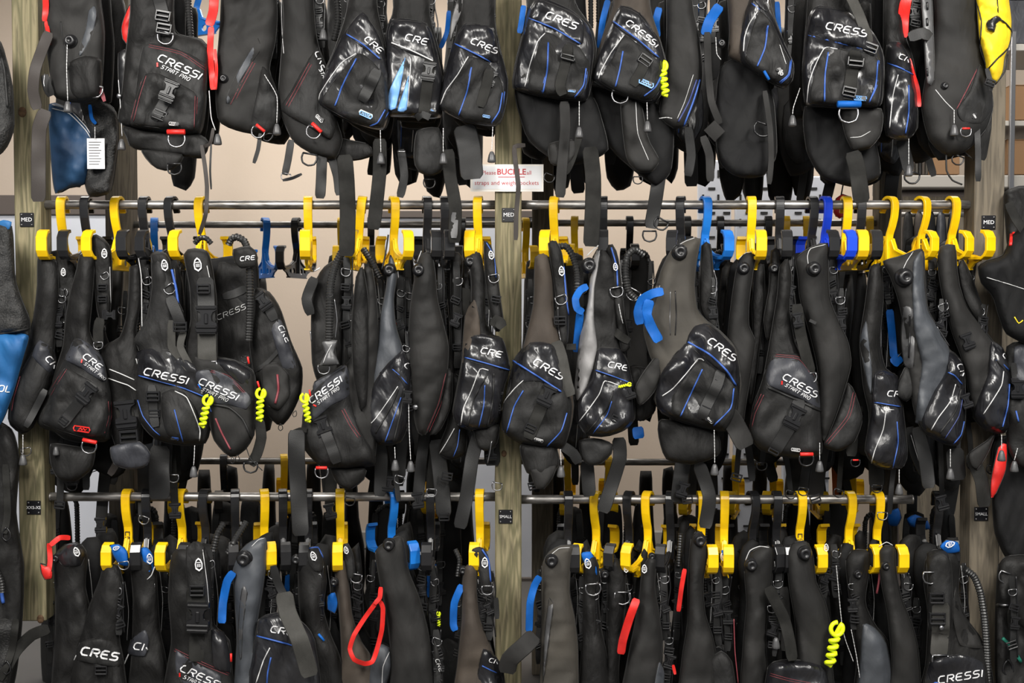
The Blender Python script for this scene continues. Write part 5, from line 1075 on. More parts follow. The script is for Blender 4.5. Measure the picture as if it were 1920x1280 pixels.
# T10
v = Vest('plain charcoal vest with blue stripes at its lower edge, top row', 1285, 240, dy=.01)
b = std(v, '1252,-50 1290,-50 1300,20 1312,80 1318,140 1308,190 1284,236 1262,240 1236,216 1246,150 1250,60', 'neoprene')
v.pip('bluepipe', '1312,150 1300,190 1282,236', b, .0035); v.pip('navypipe', '1306,150 1292,190 1272,228', b, .003); v.pip('whitepipe', '1300,140 1284,190 1270,222', b, .001); v.cord('1236,222 1250,220 1260,222', -.18, False); v.gear(1316, -20, 140, -.06, 16)
v.web('webblack', '1290,238 1296,290 1290,330', 18, Y=-.06); v.web('webblack', '1252,236 1240,300 1230,370 1220,428', 26, Y=-.06, name='waist_strap'); v.dr(1218, 440, 0, 1.2, None, None, -.065, 'dringb'); v.dr(1240, 418, 30, 1.2, None, None, -.06, 'dringb')
# T11
v = Vest('top row vest with faded brown shoulder over a big black pouch', 1425, 320, dy=-.03)
b = std(v, '1366,-50 1430,-50 1448,20 1470,80 1488,120 1486,150 1468,166 1430,146 1392,120 1366,104 1368,60', 'brown')
g = bpocket(v, b, '1398,20 1412,-10 1440,10 1464,66 1488,120 1486,150 1468,166 1430,146 1390,118 1388,70', '1410,-10 1430,-24 1444,10 1440,24 1424,14', (1424, -12, 12, 50), '1410,6 1426,20 1440,36', '1421,20 1404,46 1396,70 1394,96', ('1438,50 1434,90 1422,122', '1484,112 1480,140 1464,156'), (1464, 134, 35, 1.0))
pk = v.pan('pocket', 'cordura2', '1424,20 1446,40 1470,92 1486,124 1482,150 1466,164 1430,146 1398,112 1408,60', 0, .012, 10, on=g); v.pip('bluepipe', '1440,48 1434,90 1420,124', pk, .0028); v.pip('bluepipe', '1482,114 1478,140 1462,154', pk, .0026); v.tagl(1464, 134, 60, .9, pk); v.pip('whitepipe', '1462,84 1474,120', pk, .0012)
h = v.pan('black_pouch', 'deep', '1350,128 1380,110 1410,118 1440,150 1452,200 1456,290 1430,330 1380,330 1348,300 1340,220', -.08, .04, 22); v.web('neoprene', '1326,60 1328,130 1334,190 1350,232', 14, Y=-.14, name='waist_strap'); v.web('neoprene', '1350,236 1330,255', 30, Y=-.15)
v.web('neoprene', '1318,255 1330,290 1332,340', 16, Y=-.15, name='waist_strap'); v.web('bluefab', '1350,10 1330,40 1322,66', 20, Y=-.12, name='blue_band_loop', label='bright blue band'); v.web('neoprene', '1434,170,-.14 1444,240,-.16 1446,300,-.17 1442,345,-.17', 11, name='waist_strap'); v.hwp('bluebar', 1431, 145, 60, 1.1, None, -.2)
v.cord('1342,70 1344,100 1352,112', -.18, False); v.dr(1430, 240, 20, 1.4, None, None, -.16, 'dringb'); v.hwp('valve', 1352, 82, 0, .6, None, -.15)
# T12
v = Vest('squarish black vest with a blue ring tab below its pocket, top row', 1580, 290, dy=-.03)
b = std(v, '1524,-50 1590,-50 1598,20 1636,60 1656,100 1658,150 1650,200 1600,204 1540,200 1510,196 1504,140 1510,60')
g = bpocket(v, b, '1516,30 1536,10 1592,22 1638,62 1656,104 1656,150 1650,198 1600,202 1550,198 1512,196 1504,130', '1518,62 1530,14 1590,22 1618,44 1642,70 1640,96', (1547, 53, 15, 12), '1516,66 1580,82 1640,98', '1570,92 1546,90 1526,128 1516,160 1513,194', ('1553,98 1546,140 1545,192', '1648,114 1644,160 1630,192'), None)
pk = v.pan('pocket', 'cordura2', '1546,90 1590,94 1640,104 1652,130 1646,196 1600,198 1520,192 1526,140', 0, .014, 10, on=g); v.web('web', '1604,94 1600,120 1590,186', 24, pk); v.hwp('ladder', 1604, 114, 6, 1.3, pk, lift=.008); v.hwp('ladder', 1592, 172, 12, 1.1, pk, lift=.006); v.pip('bluepipe', '1553,98 1547,140 1546,190', pk, .0028); v.pip('bluepipe', '1646,114 1642,160 1630,192', pk, .0026); v.tagl(1613, 184, 2, 1.2, pk, 'skyfab')
v.dr(1591, 212, 0, 1.6, 'blue', None, -.2); v.pan('weight_pouch', 'neoprene', '1580,206 1652,204 1652,250 1632,276 1600,282 1584,250', -.12, .03, 14); v.pip('whitepipe', '1594,258 1614,256 1632,246', v.last, .0012)
v.web('weblight', '1588,-20 1612,30 1630,80', 20, Y=-.2, name='shoulder_webbing', label='twisted olive grey shoulder webbing'); v.hwp('ladder', 1632, 90, 20, 1.1, None, -.2)
v.web('web', '1598,284,-.14 1608,320,-.16 1616,380,-.17', 32, name='long_waist_strap'); v.cord('1500,165 1488,200 1486,214', -.14); v.pan('lower_lobe', 'deep', '1510,200 1600,206 1640,260 1650,330 1600,350 1540,330 1512,280', -.03, .04, 16)
# T13
v = Vest('narrow vest with a half-seen logo beside a red band, top row', 1690, 260, dy=.0)
b = std(v, '1660,-50 1690,-50 1696,60 1712,110 1722,180 1720,240 1700,262 1662,254 1656,190 1656,100')
g = bpocket(v, b, '1662,86 1686,78 1706,110 1720,180 1718,240 1700,262 1664,254 1658,180', '1664,80 1690,80 1710,120 1704,134 1664,116', (1684, 108, 11, 25), '1664,118 1690,128 1712,140', '1684,140 1674,180 1668,240', ('1704,160 1704,210 1698,250',))
v.web('redfab', '1702,-20 1694,30 1692,70', 22, Y=-.13, name='red_band', label='bright red band'); v.web('redfab', '1704,110 1712,140 1720,164 1724,200', 9, Y=-.14, name='red_band'); v.gear(1716, -20, 60, -.04); v.cord('1704,260 1704,308', -.16); v.dr(1710, 330, 20, 1.3, None, None, -.1, 'dringb')
v.web('webblack', '1690,262 1700,300 1704,320', 24, Y=-.06)
# T14
v = Vest('wide charcoal vest with a slotted plastic back plate, top row against the right post', 1790, 280, dy=-.02)
b = std(v, '1752,-50 1826,-50 1836,40 1842,100 1856,150 1862,200 1850,240 1812,282 1776,292 1742,262 1728,200 1740,120 1750,40', 'neoprene', T=.055, R=34)
pl = v.pan('tank_plate', 'plasticgrey', '1726,-40 1744,-40 1750,60 1752,150 1738,156 1732,60', -.16, .008, 4)
for y in (4, 34, 128): v.pip('plastic', f'1738,{y} 1739,{y+14}', pl, .004, 'slot')
v.web('webblack', '1704,70 1730,62 1745,70', 22, Y=-.17); s2 = v.pan('side_pocket', 'cordura2', '1836,120 1856,160 1862,200 1840,232 1804,228 1794,206 1818,170', 0, .014, 8, on=b); v.pip('redpipe', '1832,130 1812,170 1794,204', b, .0014); v.tagl(1827, 217, -60, .7, s2)
v.hwp('valve', 1771, 161, 0, .5, b, lift=0); v.pip('whitepipe', '1754,168 1772,190 1788,206', b, .0014, 'cord'); v.cord('1789,206 1789,232', -.2); v.dr(1811, 246, 0, .9, 'red', None, -.2); v.web('webblack', '1832,232 1834,290 1834,340', 12, Y=-.15)
v.pan('lower_lobe', 'deep', '1740,260 1800,280 1826,300 1810,290 1760,300', -.05, .02, 8); v.dr(1796, 298, 20, 1.0, None, None, -.12, 'dringb'); v.pip('webblack', '1774,290 1775,320 1786,338 1804,346', None, .003, Y=-.13); v.web('cordura', '1852,180 1850,240 1840,300', 18, Y=-.08)
# T15 yellow bag
v = Vest('bright yellow drawstring bag with a black cord and toggle', 1865, 155, 'drawstring_bag', 'bag', dy=-.06)
b = v.pan('bag_body', 'yelfab', '1828,-50 1884,-50 1892,0 1897,40 1894,80 1884,108 1880,136 1866,158 1850,134 1846,110 1836,70 1832,20', -.1, .045, 18, wr=.014)
v.pip('webblack', '1830,0 1840,40 1838,90 1848,120', b, .0022, 'cord'); v.pip('webblack', '1872,34 1886,44 1897,60 1890,90 1870,110 1852,130', b, .0028, 'cord'); v.pip('webblack', '1890,102 1884,134 1866,158', b, .0026, 'cord'); v.pip('webblack', '1870,-40 1870,0 1872,30', b, .002, 'cord')
t = v.pan('toggle', 'plastic', '1848,44 1858,34 1870,28 1878,36 1868,46 1864,60 1852,56', 0, .014, 5, on=b)
v.web('webblack', '1850,128 1856,150 1858,170', 10, Y=-.17); v.hwp('ladder', 1856, 155, 20, .8, None, -.18)
# ================================================================ lower row of vests
def lobe(label, body, m='neoprene', dy=0, valve=None, stitch=None, gx=None, **k):
    a = pts(body); v = Vest(label, sum(p[0] for p in a)/len(a), 1290, dy=dy)
    b = std(v, body, m, T=.05, R=30, **k)
    if valve: v.hwp('valve', valve[0], valve[1], 0, valve[2], b, lift=0)
    if stitch: v.stitch(stitch, b)
    for g in (gx or []): v.gear(*g)
    return v, b
v, b = lobe('black vest with a red grab band against the left post, lower row', '100,1045 124,1020 150,1018 164,1040 160,1100 176,1160 196,1200 200,1340 100,1340 104,1180 104,1110', 'cordura', .02, gx=((142, 1080, 1200, -.14), (126, 1120, 1240, -.12)))
s_ = v.pan('shoulder_cap', 'vinyl', '104,1040 122,1020 146,1018 160,1036 152,1060 120,1062', 0, .02, 10, on=b); v.hwp('badge', 144, 1034, -20, 1.0, s_); v.hwp('valve', 106, 1046, 0, .6, s_)
v.web('redfab', '132,1008,-.12 112,1008,-.15 94,1022,-.17', 10, name='red_band', label='bright red band', th=.005); v.web('redfab', '92,1018 94,1050 90,1080', 10, Y=-.17, name='red_band'); v.pan('red_band', 'redfab', '76,1056 84,1062 92,1060 98,1072 97,1084 84,1086 78,1074', -.17, .012, 5); v.logo(168, 1002, 8, -25, b)
v.web('web', '92,1178,-.16 60,1190,-.18 30,1220,-.19 0,1275,-.2', 22, name='waist_strap', label='olive grey strap trailing down to the left')
v, b = lobe('lower row black vest with an outlined logo and blue shoulder pad', '196,1060 222,1060 232,1100 226,1160 224,1200 232,1240 236,1340 136,1340 130,1280 146,1200 170,1130 186,1090', 'cordura', -.01, gx=((222, 1090, 1190, -.14),))
g = v.pan('logo_flap', 'cordura2', '150,1204 190,1196 226,1214 224,1250 144,1238', 0, .012, 8, on=b); v.logo(150, 1226, 17, 10, g, 'white', th=.26); v.logo(150.4, 1226, 17, 10, g, 'navypipe', th=.1); v.pip('whitepipe', '143,1228 134,1250 130,1280', b, .0018)
s_ = v.pan('shoulder_strap', 'bluefab', '206,1022 222,1020 238,1032 240,1060 224,1058 212,1040', -.13, .02, 8, label='blue shoulder pad'); v.hwp('badge', 218, 1027, 70, .7, s_); v.hwp('dring', 232, 1058, -10, .9, None, -.16); v.hwp('ladder', 190, 1255, 0, 1.0, b)
v, b = lobe('black vest with blue shoulder badge between the first two yellow lower hangers', '244,1040 262,1030 290,1050 296,1120 300,1180 312,1240 318,1340 238,1340 246,1240 250,1130', 'cordura', .02, gx=((278, 1080, 1180, -.13), (256, 1100, 1200, -.08)))
s_ = v.pan('shoulder_strap', 'bluefab', '262,1028 276,1026 288,1042 288,1070 278,1082 268,1056', -.13, .02, 8, label='blue shoulder pad'); v.hwp('badge', 281, 1047, -5, 1.1, s_); v.pip('whitepipe', '276,1086 284,1078 290,1062', None, .0018, Y=-.16)
g = v.pan('logo_flap', 'flapgrey', '246,1198 272,1180 280,1200 272,1230 240,1226', 0, .01, 6, on=b); v.logo(249, 1216, 15, 8, g, 'white'); v.pip('whitepipe', '243,1222 228,1255 216,1284', b, .0022)
v, b = lobe('black vest with a large chest buckle and white script logo, lower row', '322,1040 340,1028 392,1040 400,1110 402,1170 430,1200 436,1260 440,1340 306,1340 312,1260 322,1200 316,1120', 'cordura', -.03)
s_ = v.pan('shoulder_strap', 'cordura2', '350,1024 370,1014 384,1024 390,1080 392,1120 396,1180 352,1184 352,1110 348,1060', 0, .02, 10, on=b); v.hwp('badge', 373, 1058, -4, 1.3, s_); v.pip('whitepipe', '380,1030 388,1090 392,1140', s_, .0013, 'stitching')
v.web('web', '366,1100 370,1150', 36, s_); v.web('web', '370,1170 368,1240', 30, s_); v.hwp('buckle', 372, 1158, 2, 1.65, s_, lift=.009); v.hwp('ladder', 370, 1106, 0, 1.2, s_, lift=.006)
g = v.pan('logo_flap', 'flapgrey', '330,1218 350,1232 385,1250 414,1266 410,1300 360,1300 330,1260', 0, .012, 8, on=b); v.logo(336, 1256, 15, 25, g, start=True); v.stitch('328,1216 360,1232 400,1250 430,1262', b, 'redpipe', .0008, 4)
v.pan('tank_side', 'vinyl', '396,1180 420,1184 430,1220 432,1260 400,1250', 0, .02, 8, on=b); v.hwp('redbar', 428, 1232, 90, .9, None, -.19); v.gear(392, 1030, 1180, -.12, 10)
v.hose('420,980,-.06 408,1000,-.08 400,1030,-.09 390,1060,-.09', .011); v.hose('462,978,-.06 448,1000,-.08 436,1020,-.1 428,1036,-.1', .011)
v, b = lobe('slate grey vest with round valve, blue loop and glossy logo pocket, lower row', '436,1070 448,1036 468,1016 498,1008 500,1050 492,1110 484,1160 482,1200 500,1240 520,1340 440,1340 444,1200 440,1130', 'slate', -.03, (459, 1046, 1.1))
v.pip('whitepipe', '472,1024 484,1012 496,1008', b, .0012, 'cord'); v.pan('tank_plate', 'plasticgrey', '456,1096 464,1110 456,1170 452,1240 446,1200 450,1130', 0, .006, 3, on=b); v.web('bluefab', '438,1072 426,1090 418,1130 416,1168', 16, Y=-.15, name='blue_band_loop', label='bright blue loop', th=.005)
g = v.pan('glossy_pocket', 'vinyl', '486,1160 520,1148 560,1160 590,1200 600,1340 480,1340 466,1280 476,1210', -.15, .04, 20, wr=.012); f_ = v.pan('logo_flap', 'vinyl', '488,1160 520,1152 556,1162 570,1200 540,1210 484,1192', 0, .012, 8, on=g); v.logo(506, 1184, 14, 10, f_); v.pip('bluepipe', '482,1192 520,1202 566,1214', f_, .0028); v.pip('whitepipe', '506,1214 494,1238 480,1280', g, .002); v.pip('bluepipe', '508,1232 502,1260 500,1290', g, .0026)
v.web('weblight', '532,1110,-.18 540,1150,-.2 562,1200,-.225 582,1268,-.23', 34, name='long_strap', label='wide olive grey strap crossing the pocket'); v.web('webblack', '512,1060 520,1090 534,1120', 16, Y=-.14); v.gear(512, 1060, 1150, -.1, 10)
v, b = lobe('lower row black vest with blue rimmed size badge, left of the red loop', '560,1050 576,1030 604,1034 612,1090 606,1140 620,1190 640,1240 650,1340 560,1340 566,1200 560,1120', 'cordura', -.0, gx=((596, 1060, 1180, -.14), (580, 1090, 1200, -.12)))
s_ = v.pan('shoulder_strap', 'cordura2', '574,1028 592,1024 604,1040 606,1070 590,1072 578,1056', 0, .02, 8, on=b); v.hwp('badge', 588, 1042, -20, 1.0, s_); v.pip('bluepipe', '580,1028 596,1026 606,1046', s_, .003); v.hwp('bluebar', 598, 1198, 50, 1.0, None, -.17); v.hwp('valve', 556, 1048, 0, .7, None, -.14)
v, b = lobe('worn brownish black vest behind the red loop, lower row', '628,1060 646,1046 654,1090 660,1150 676,1200 700,1240 706,1340 620,1340 640,1240 636,1150', 'brown', .01, gx=((670, 1080, 1180, -.06),))
s_ = v.pan('shoulder_strap', 'cordura2', '640,1024 652,1018 662,1040 664,1080 654,1090 646,1060', -.12, .02, 6); v.hwp('badge', 649, 1031, -15, .8, s_); v.hwp('dring', 668, 1082, 10, 1.0, None, -.13); v.pan('blue_pad', 'bluefab', '614,1116 628,1110 634,1130 628,1150 614,1142', -.1, .015, 6); v.hwp('valve', 627, 1090, 0, .6, None, -.14)
v.pan('side_pouch', 'slate', '706,1208 730,1214 734,1250 720,1290 690,1300 692,1250', -.13, .03, 12); v.pip('whitepipe', '730,1222 718,1250 716,1290', v.last, .0016)
for q in ('714,1100 712,1120 702,1132', ): v.web('redfab', q, 9, Y=-.2, name='red_loop', th=.005)
v.web('redfab', '706,1128,-.19 684,1158,-.2 664,1190,-.21 656,1216,-.21 664,1236,-.21 684,1244,-.21 698,1240,-.21 706,1220,-.21 716,1180,-.205 718,1140,-.2 712,1126,-.195', 9, name='red_loop', label='bright red webbing loop', th=.005)
v, b = lobe('big plain charcoal vest under the blue hanger, lower row', '704,1034 722,1016 752,1004 760,1030 766,1070 786,1120 802,1180 810,1240 812,1340 734,1340 734,1240 726,1160 712,1090', 'neoprene', -.02, (730, 1020, .9), gx=((790, 1040, 1160, -.06), (812, 1060, 1230, -.02), (820, 1180, 1300, -.12)))
v.pan('side_pocket', 'cordura2', '812,1190 824,1220 830,1270 826,1340 808,1340 812,1260', -.1, .03, 8); v.logo(816, 1236, 8, 70, v.last, 'whitepipe'); v.hwp('retainer', 822, 1160, 0, .6, None, -.03)
v, b = lobe('olive brown vest with a small logo pocket, lower row, left of the SMALL plate', '872,1062 884,1056 894,1070 894,1110 900,1160 916,1200 932,1250 940,1340 850,1340 858,1240 866,1160 866,1100', 'brown', -.02, (868, 1068, .6), gx=((918, 1070, 1200, -.12), (904, 1090, 1180, -.1)))
s_ = v.pan('shoulder_strap', 'cordura2', '882,1032 898,1024 912,1034 920,1070 920,1110 906,1110 898,1070', -.12, .02, 8); v.hwp('badge', 909, 1054, 0, 1.1, s_); v.pip('bluepipe', '904,1030 916,1050 920,1090', s_, .003); v.web('bluefab', '866,1096 852,1130 850,1170 854,1182', 14, Y=-.12, name='blue_band_loop'); v.hwp('dring', 914, 1104, 0, 1.0, None, -.16)
g = v.pan('glossy_pocket', 'vinyl', '906,1216 926,1226 944,1258 948,1340 890,1340 896,1260', 0, .02, 10, on=b); v.logo(916, 1240, 9, 15, g); v.pip('bluepipe', '904,1248 920,1256 934,1262', g, .002)
v.hose('854,1030,-.05 862,1050,-.07 858,1080,-.08', .009); v.web('webblack', '930,1120 932,1160', 10, Y=-.14)
v, b = lobe('olive worn vest with a blue loop right beside the middle post, lower row', '1016,1060 1030,1034 1052,1022 1074,1024 1070,1060 1068,1110 1078,1160 1084,1220 1080,1340 1012,1340 1014,1240 1016,1140', 'olive', -.03, (1034, 1050, .9), gx=((1092, 1080, 1220, -.08), (1110, 1060, 1200, -.04, 10)))
v.pan('tank_plate', 'plasticgrey', '1030,1120 1038,1130 1032,1180 1024,1240 1018,1280 1020,1200', 0, .005, 3, on=b); v.web('bluefab', '1012,1080 1002,1098 994,1130 992,1184', 14, Y=-.17, name='blue_band_loop', label='bright blue loop', th=.005); v.pip('whitepipe', '1028,1044 1048,1028 1068,1026', b, .0012, 'cord')
v.web('neoprene', '1004,1190,-.17 984,1210,-.19 956,1236,-.19 950,1262,-.18', 34, name='waist_strap', label='wide padded strap pointing to the post')
v, b = lobe('black vest with a blue edged S size badge, lower row of the right bay', '1096,1052 1112,1040 1122,1060 1122,1120 1128,1180 1140,1240 1146,1340 1086,1340 1090,1220 1092,1120', 'cordura', .0, gx=((1112, 1090, 1240, -.13), (1136, 1060, 1200, -.08)))
s_ = v.pan('shoulder_strap', 'bluefab', '1088,1038 1108,1034 1118,1056 1120,1078 1106,1076', -.125, .018, 7, label='blue edged shoulder pad'); v.hwp('badge', 1102, 1056, -15, 1.1, s_); v.hwp('dring', 1112, 1102, -5, 1.3, None, -.16); v.logo(1138, 1240, 8, -8, b, 'whitepipe')
v, b = lobe('black vest behind the two-dot yellow hanger, lower row', '1140,1056 1158,1046 1172,1070 1172,1140 1166,1200 1160,1250 1160,1340 1128,1340 1136,1240 1138,1140', 'cordura', .02, gx=((1152, 1090, 1200, -.12),))
v.hwp('badge', 1174, 1066, 0, .8, None, -.14); v.hwp('dring', 1167, 1118, 0, 1.4, None, -.15); v.hwp('valve', 1134, 1076, 0, .6, None, -.14)
v, b = lobe('smooth charcoal vest beside a bright red band, lower row of the right bay', '1204,1068 1220,1040 1230,1050 1228,1100 1236,1150 1242,1200 1238,1260 1226,1340 1160,1340 1176,1240 1192,1160 1200,1110', 'neoprene', -.02, (1222, 1042, .5), gx=((1246, 1060, 1200, -.1), (1252, 1180, 1290, -.08)))
v.hwp('badge', 1208, 1066, 0, .9, None, -.16); v.web('redfab', '1194,1122,-.17 1180,1160,-.18 1168,1200,-.18 1164,1226,-.17', 16, name='red_band', label='bright red band', th=.005); v.web('redfab', '1262,1246 1266,1264', 6, Y=-.12); v.pan('slate_edge', 'slate', '1236,1240 1246,1260 1242,1300 1224,1300', 0, .01, 4, on=b)
v, b = lobe('lower row charcoal vest with a thin red band, near the close yellow pair', '1296,1010 1308,994 1322,1004 1326,1040 1318,1090 1322,1150 1338,1200 1346,1260 1342,1340 1272,1340 1278,1240 1290,1160 1290,1080', 'neoprene', -.01, (1312, 1012, .9), gx=((1346, 1060, 1210, -.09), (1362, 1080, 1220, -.05), (1270, 1050, 1200, -.04)))
v.web('redfab', '1284,1066 1278,1100 1272,1146', 9, Y=-.15, name='red_band', label='thin bright red band', th=.005); v.hose('1276,1000 1274,1030 1272,1060', .008, -.06); s_ = v.pan('shoulder_strap', 'bluefab', '1352,1032 1368,1028 1376,1044 1362,1054', -.12, .015, 5); v.hwp('badge', 1356, 1044, -20, .9, s_)
v.pan('side_pouch', 'cordura2', '1330,1240 1352,1220 1372,1240 1378,1300 1330,1300', -.12, .03, 12); v.pip('redpipe', '1376,1160 1378,1220 1384,1280', None, .002, Y=-.12)
v, b = lobe('charcoal vest under the dark hanger pair, lower row of the right bay', '1396,1070 1408,1036 1434,1022 1450,1030 1448,1080 1440,1140 1436,1200 1440,1340 1388,1340 1394,1200 1400,1130', 'neoprene', -.01, (1408, 1058, .9), gx=((1460, 1070, 1200, -.1), (1452, 1120, 1230, -.14, 10)))
v.pip('whitepipe', '1398,1050 1406,1032 1424,1024 1442,1026', b, .0016, 'cord'); v.web('neoprene', '1470,1100 1474,1160 1472,1220', 18, Y=-.11)
v, b = lobe('broad charcoal vest behind the neon coil, lower row of the right bay', '1476,1040 1486,1018 1512,1014 1524,1040 1530,1090 1548,1130 1558,1180 1560,1240 1564,1340 1490,1340 1494,1240 1490,1160 1480,1100', 'neoprene', -.025, (1508, 1036, 1.0), gx=((1544, 1040, 1120, -.06),))
v.hwp('retainer', 1562, 1206, 14, 1.75, None, -.19); v.cord('1568,1060 1580,1180 1600,1240', -.15, False); v.hwp('badge', 1549, 1026, 0, .8, None, -.12)
v, b = lobe('glossy bellied vest peeking up at the bottom edge, lower row of the right bay', '1440,1250 1470,1236 1520,1240 1550,1256 1556,1340 1436,1340', 'vinyl', -.06, deep=False, wr=.014)
v.web('web', '1440,1100,-.13 1470,1160,-.13 1480,1200,-.14 1486,1238,-.16', 22); v.hwp('toggle', 1455, 1196, 0, 1, None, -.18); v.stitch('1444,1262 1480,1272 1520,1280', b, 'redpipe', .0008, 4)
v, b = lobe('lower row vest with a slate lower lobe, right of the neon coil', '1586,1050 1600,1030 1630,1034 1628,1080 1622,1130 1640,1170 1664,1200 1676,1260 1680,1340 1600,1340 1606,1240 1598,1160 1590,1100', 'cordura', -.0, (1608, 1076, .6), gx=((1600, 1080, 1180, -.14), (1566, 1020, 1120, -.08)))
v.pan('slate_lobe', 'slate', '1618,1170 1640,1176 1662,1206 1672,1260 1666,1310 1610,1310 1612,1240', 0, .014, 12, on=b); v.cord('1596,1180 1606,1230 1612,1270', -.18, False); v.pip('redpipe', '1650,1060 1648,1090 1644,1112', None, .004, Y=-.12)
v, b = lobe('long charcoal vest at the right end of the lower rail', '1648,1034 1660,1022 1678,1026 1680,1070 1690,1120 1710,1170 1722,1220 1726,1340 1664,1340 1672,1240 1664,1150 1652,1090', 'neoprene', -.03, (1660, 1060, .6), gx=((1700, 1080, 1180, -.08), (1716, 1120, 1240, -.04)))
v.pip('whitepipe', '1648,1024 1662,1016 1674,1022', b, .0014, 'cord')
v, b = lobe('lower row vest with chest webbing and long corrugated hose, beside the right post', '1736,1046 1760,1030 1790,1034 1800,1060 1796,1110 1812,1160 1846,1210 1860,1260 1862,1340 1722,1340 1736,1240 1740,1150 1732,1090', 'cordura', -.03)
s_ = v.pan('shoulder_strap', 'cordura2', '1738,1036 1772,1030 1784,1060 1786,1120 1782,1180 1742,1180 1740,1100', 0, .02, 10, on=b); v.web('weblight', '1764,1130 1764,1180 1760,1232', 34, s_, label='olive grey chest webbing'); v.hwp('ladder', 1757, 1158, 0, 1.3, s_, lift=.008); v.hwp('ladder', 1756, 1120, 0, 1.2, s_, lift=.007); v.hwp('dring', 1745, 1080, 0, 1.3, s_, lift=.008); v.hwp('dring', 1763, 1236, 0, 1.4, s_, lift=.008); v.hwp('snap', 1765, 1176, 0, 1.4, s_, lift=.008)
v.hose('1808,1066,-.12 1826,1080,-.13 1838,1110,-.14 1846,1160,-.14 1850,1220,-.14 1852,1290,-.14', .0125); p_ = v.pan('shoulder_pad', 'bluefab', '1762,1024 1774,1012 1796,1016 1800,1034 1776,1038', -.13, .02, 7, label='blue pad'); v.hwp('badge', 1781, 1020, 70, 1.0, p_)
g = v.pan('logo_flap', 'vinyl', '1744,1240 1800,1226 1842,1240 1850,1280 1846,1300 1740,1300', 0, .014, 8, on=b); v.logo(1759, 1281, 15, -9, g); v.pan('side_lobe', 'neoprene', '1792,1100 1806,1150 1840,1196 1842,1216 1800,1210 1786,1160', 0, .01, 6, on=b); v.pip('bluepipe', '1740,1290 1760,1278', b, .006)
# ================================================================ left rack and right rack
v = Vest('bright blue bag with a dark mesh upper part, cut by the left edge', 5, 820, 'gear_bag', 'bag', dy=-.05)
b = v.pan('blue_front', 'bagblue', '-90,640 20,622 54,628 44,670 24,740 4,790 -20,820 -90,830', -.1, .06, 24, wr=.012); m_ = v.pan('mesh_top', 'mesh', '-90,420 14,420 24,440 28,520 40,560 56,600 54,632 20,626 -90,640', -.09, .05, 18, wr=.012)
v.pip('webblack', '-60,634 10,624 54,616', m_, .004, 'zip'); v.txt('ECOLMTE', -34, 731, 11, 4, b, th=.2); v.pan('blue_rim', 'bagblue', '-10,420 6,412 22,416 18,430 0,432', -.12, .01, 4)
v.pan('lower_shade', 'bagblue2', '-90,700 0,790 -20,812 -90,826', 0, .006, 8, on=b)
v = Vest('black mesh garment bag left of the left post, upper part', 0, 290, 'mesh_bag', 'bag', dy=-.05)
b = v.pan('mesh_body', 'mesh', '-90,60 -6,70 14,120 24,170 26,240 10,280 -20,300 -90,300', -.1, .05, 20, wr=.012); v.pip('webblack', '-6,80 8,130 14,200', b, .004, 'seam')
for i, (poly, lab) in enumerate((('-60,800 18,800 36,860 30,960 44,1060 40,1180 20,1300 -60,1320', 'dark garment hanging below the blue bag at the left edge'), ('-60,1180 10,1160 30,1170 28,1210 10,1300 -60,1340', 'black coarse mesh garment at the bottom left corner'))):
    v = Vest(lab, -5, 1300 if i else 1180, 'hanging_garment', 'garment', dy=-.02*i); b = v.pan('body', ('cordura', 'mesh')[i], poly, -.1+i*-.03, .05, 24, wr=.014); v.web('web', '10,870 14,960 8,1000' if not i else '30,1160 22,1220 0,1275', 14, b); v.hwp('ring', 12, 1000 if not i else 1250, 0, 1.5, b)
    if not i: v.pip('bluepipe', '2,1104 6,1130', b, .006); v.hose('-10,1060 2,1090 4,1110', .01, -.18)
v = Vest('navy and grey bag hanging behind the first top vest, with a white label', 130, 350, 'gear_bag', 'bag', dy=.10)
b = v.pan('navy_front', 'bagblue2', '92,196 130,204 164,238 176,268 172,300 160,344 130,352 104,362 96,300', -.1, .05, 20, wr=.012); m_ = v.pan('mesh_side', 'mesh', '150,186 190,186 218,210 222,260 214,330 205,362 168,368 158,330 172,270', -.1, .05, 16, wr=.016)
for o_ in (0, 7): v.pip('whitepipe', f'98,{196+o_} 130,{206+o_} 160,{236+o_} 170,{252+o_}', b, .0018)
v.web('bluefab', '168,196 172,222 180,232', 7, Y=-.16)
v.cord('178,238 178,262', -.17, False)
c = P(180, 288, -.16+.10); lb = mk('paper_label', *box(c[0]-.029, c[0]+.029, c[1]-.001, c[1]+.001, c[2]-.05, c[2]+.05), 'white', v.e, False)
ms = [box(c[0]-.023, c[0]+.018-.004*(k % 3), c[1]-.0016, c[1]-.0008, c[2]+.036-.009*k, c[2]+.0385-.009*k) for k in range(9)]
mk('small_print', *merge(*ms), 'plasticgrey', lb, False)
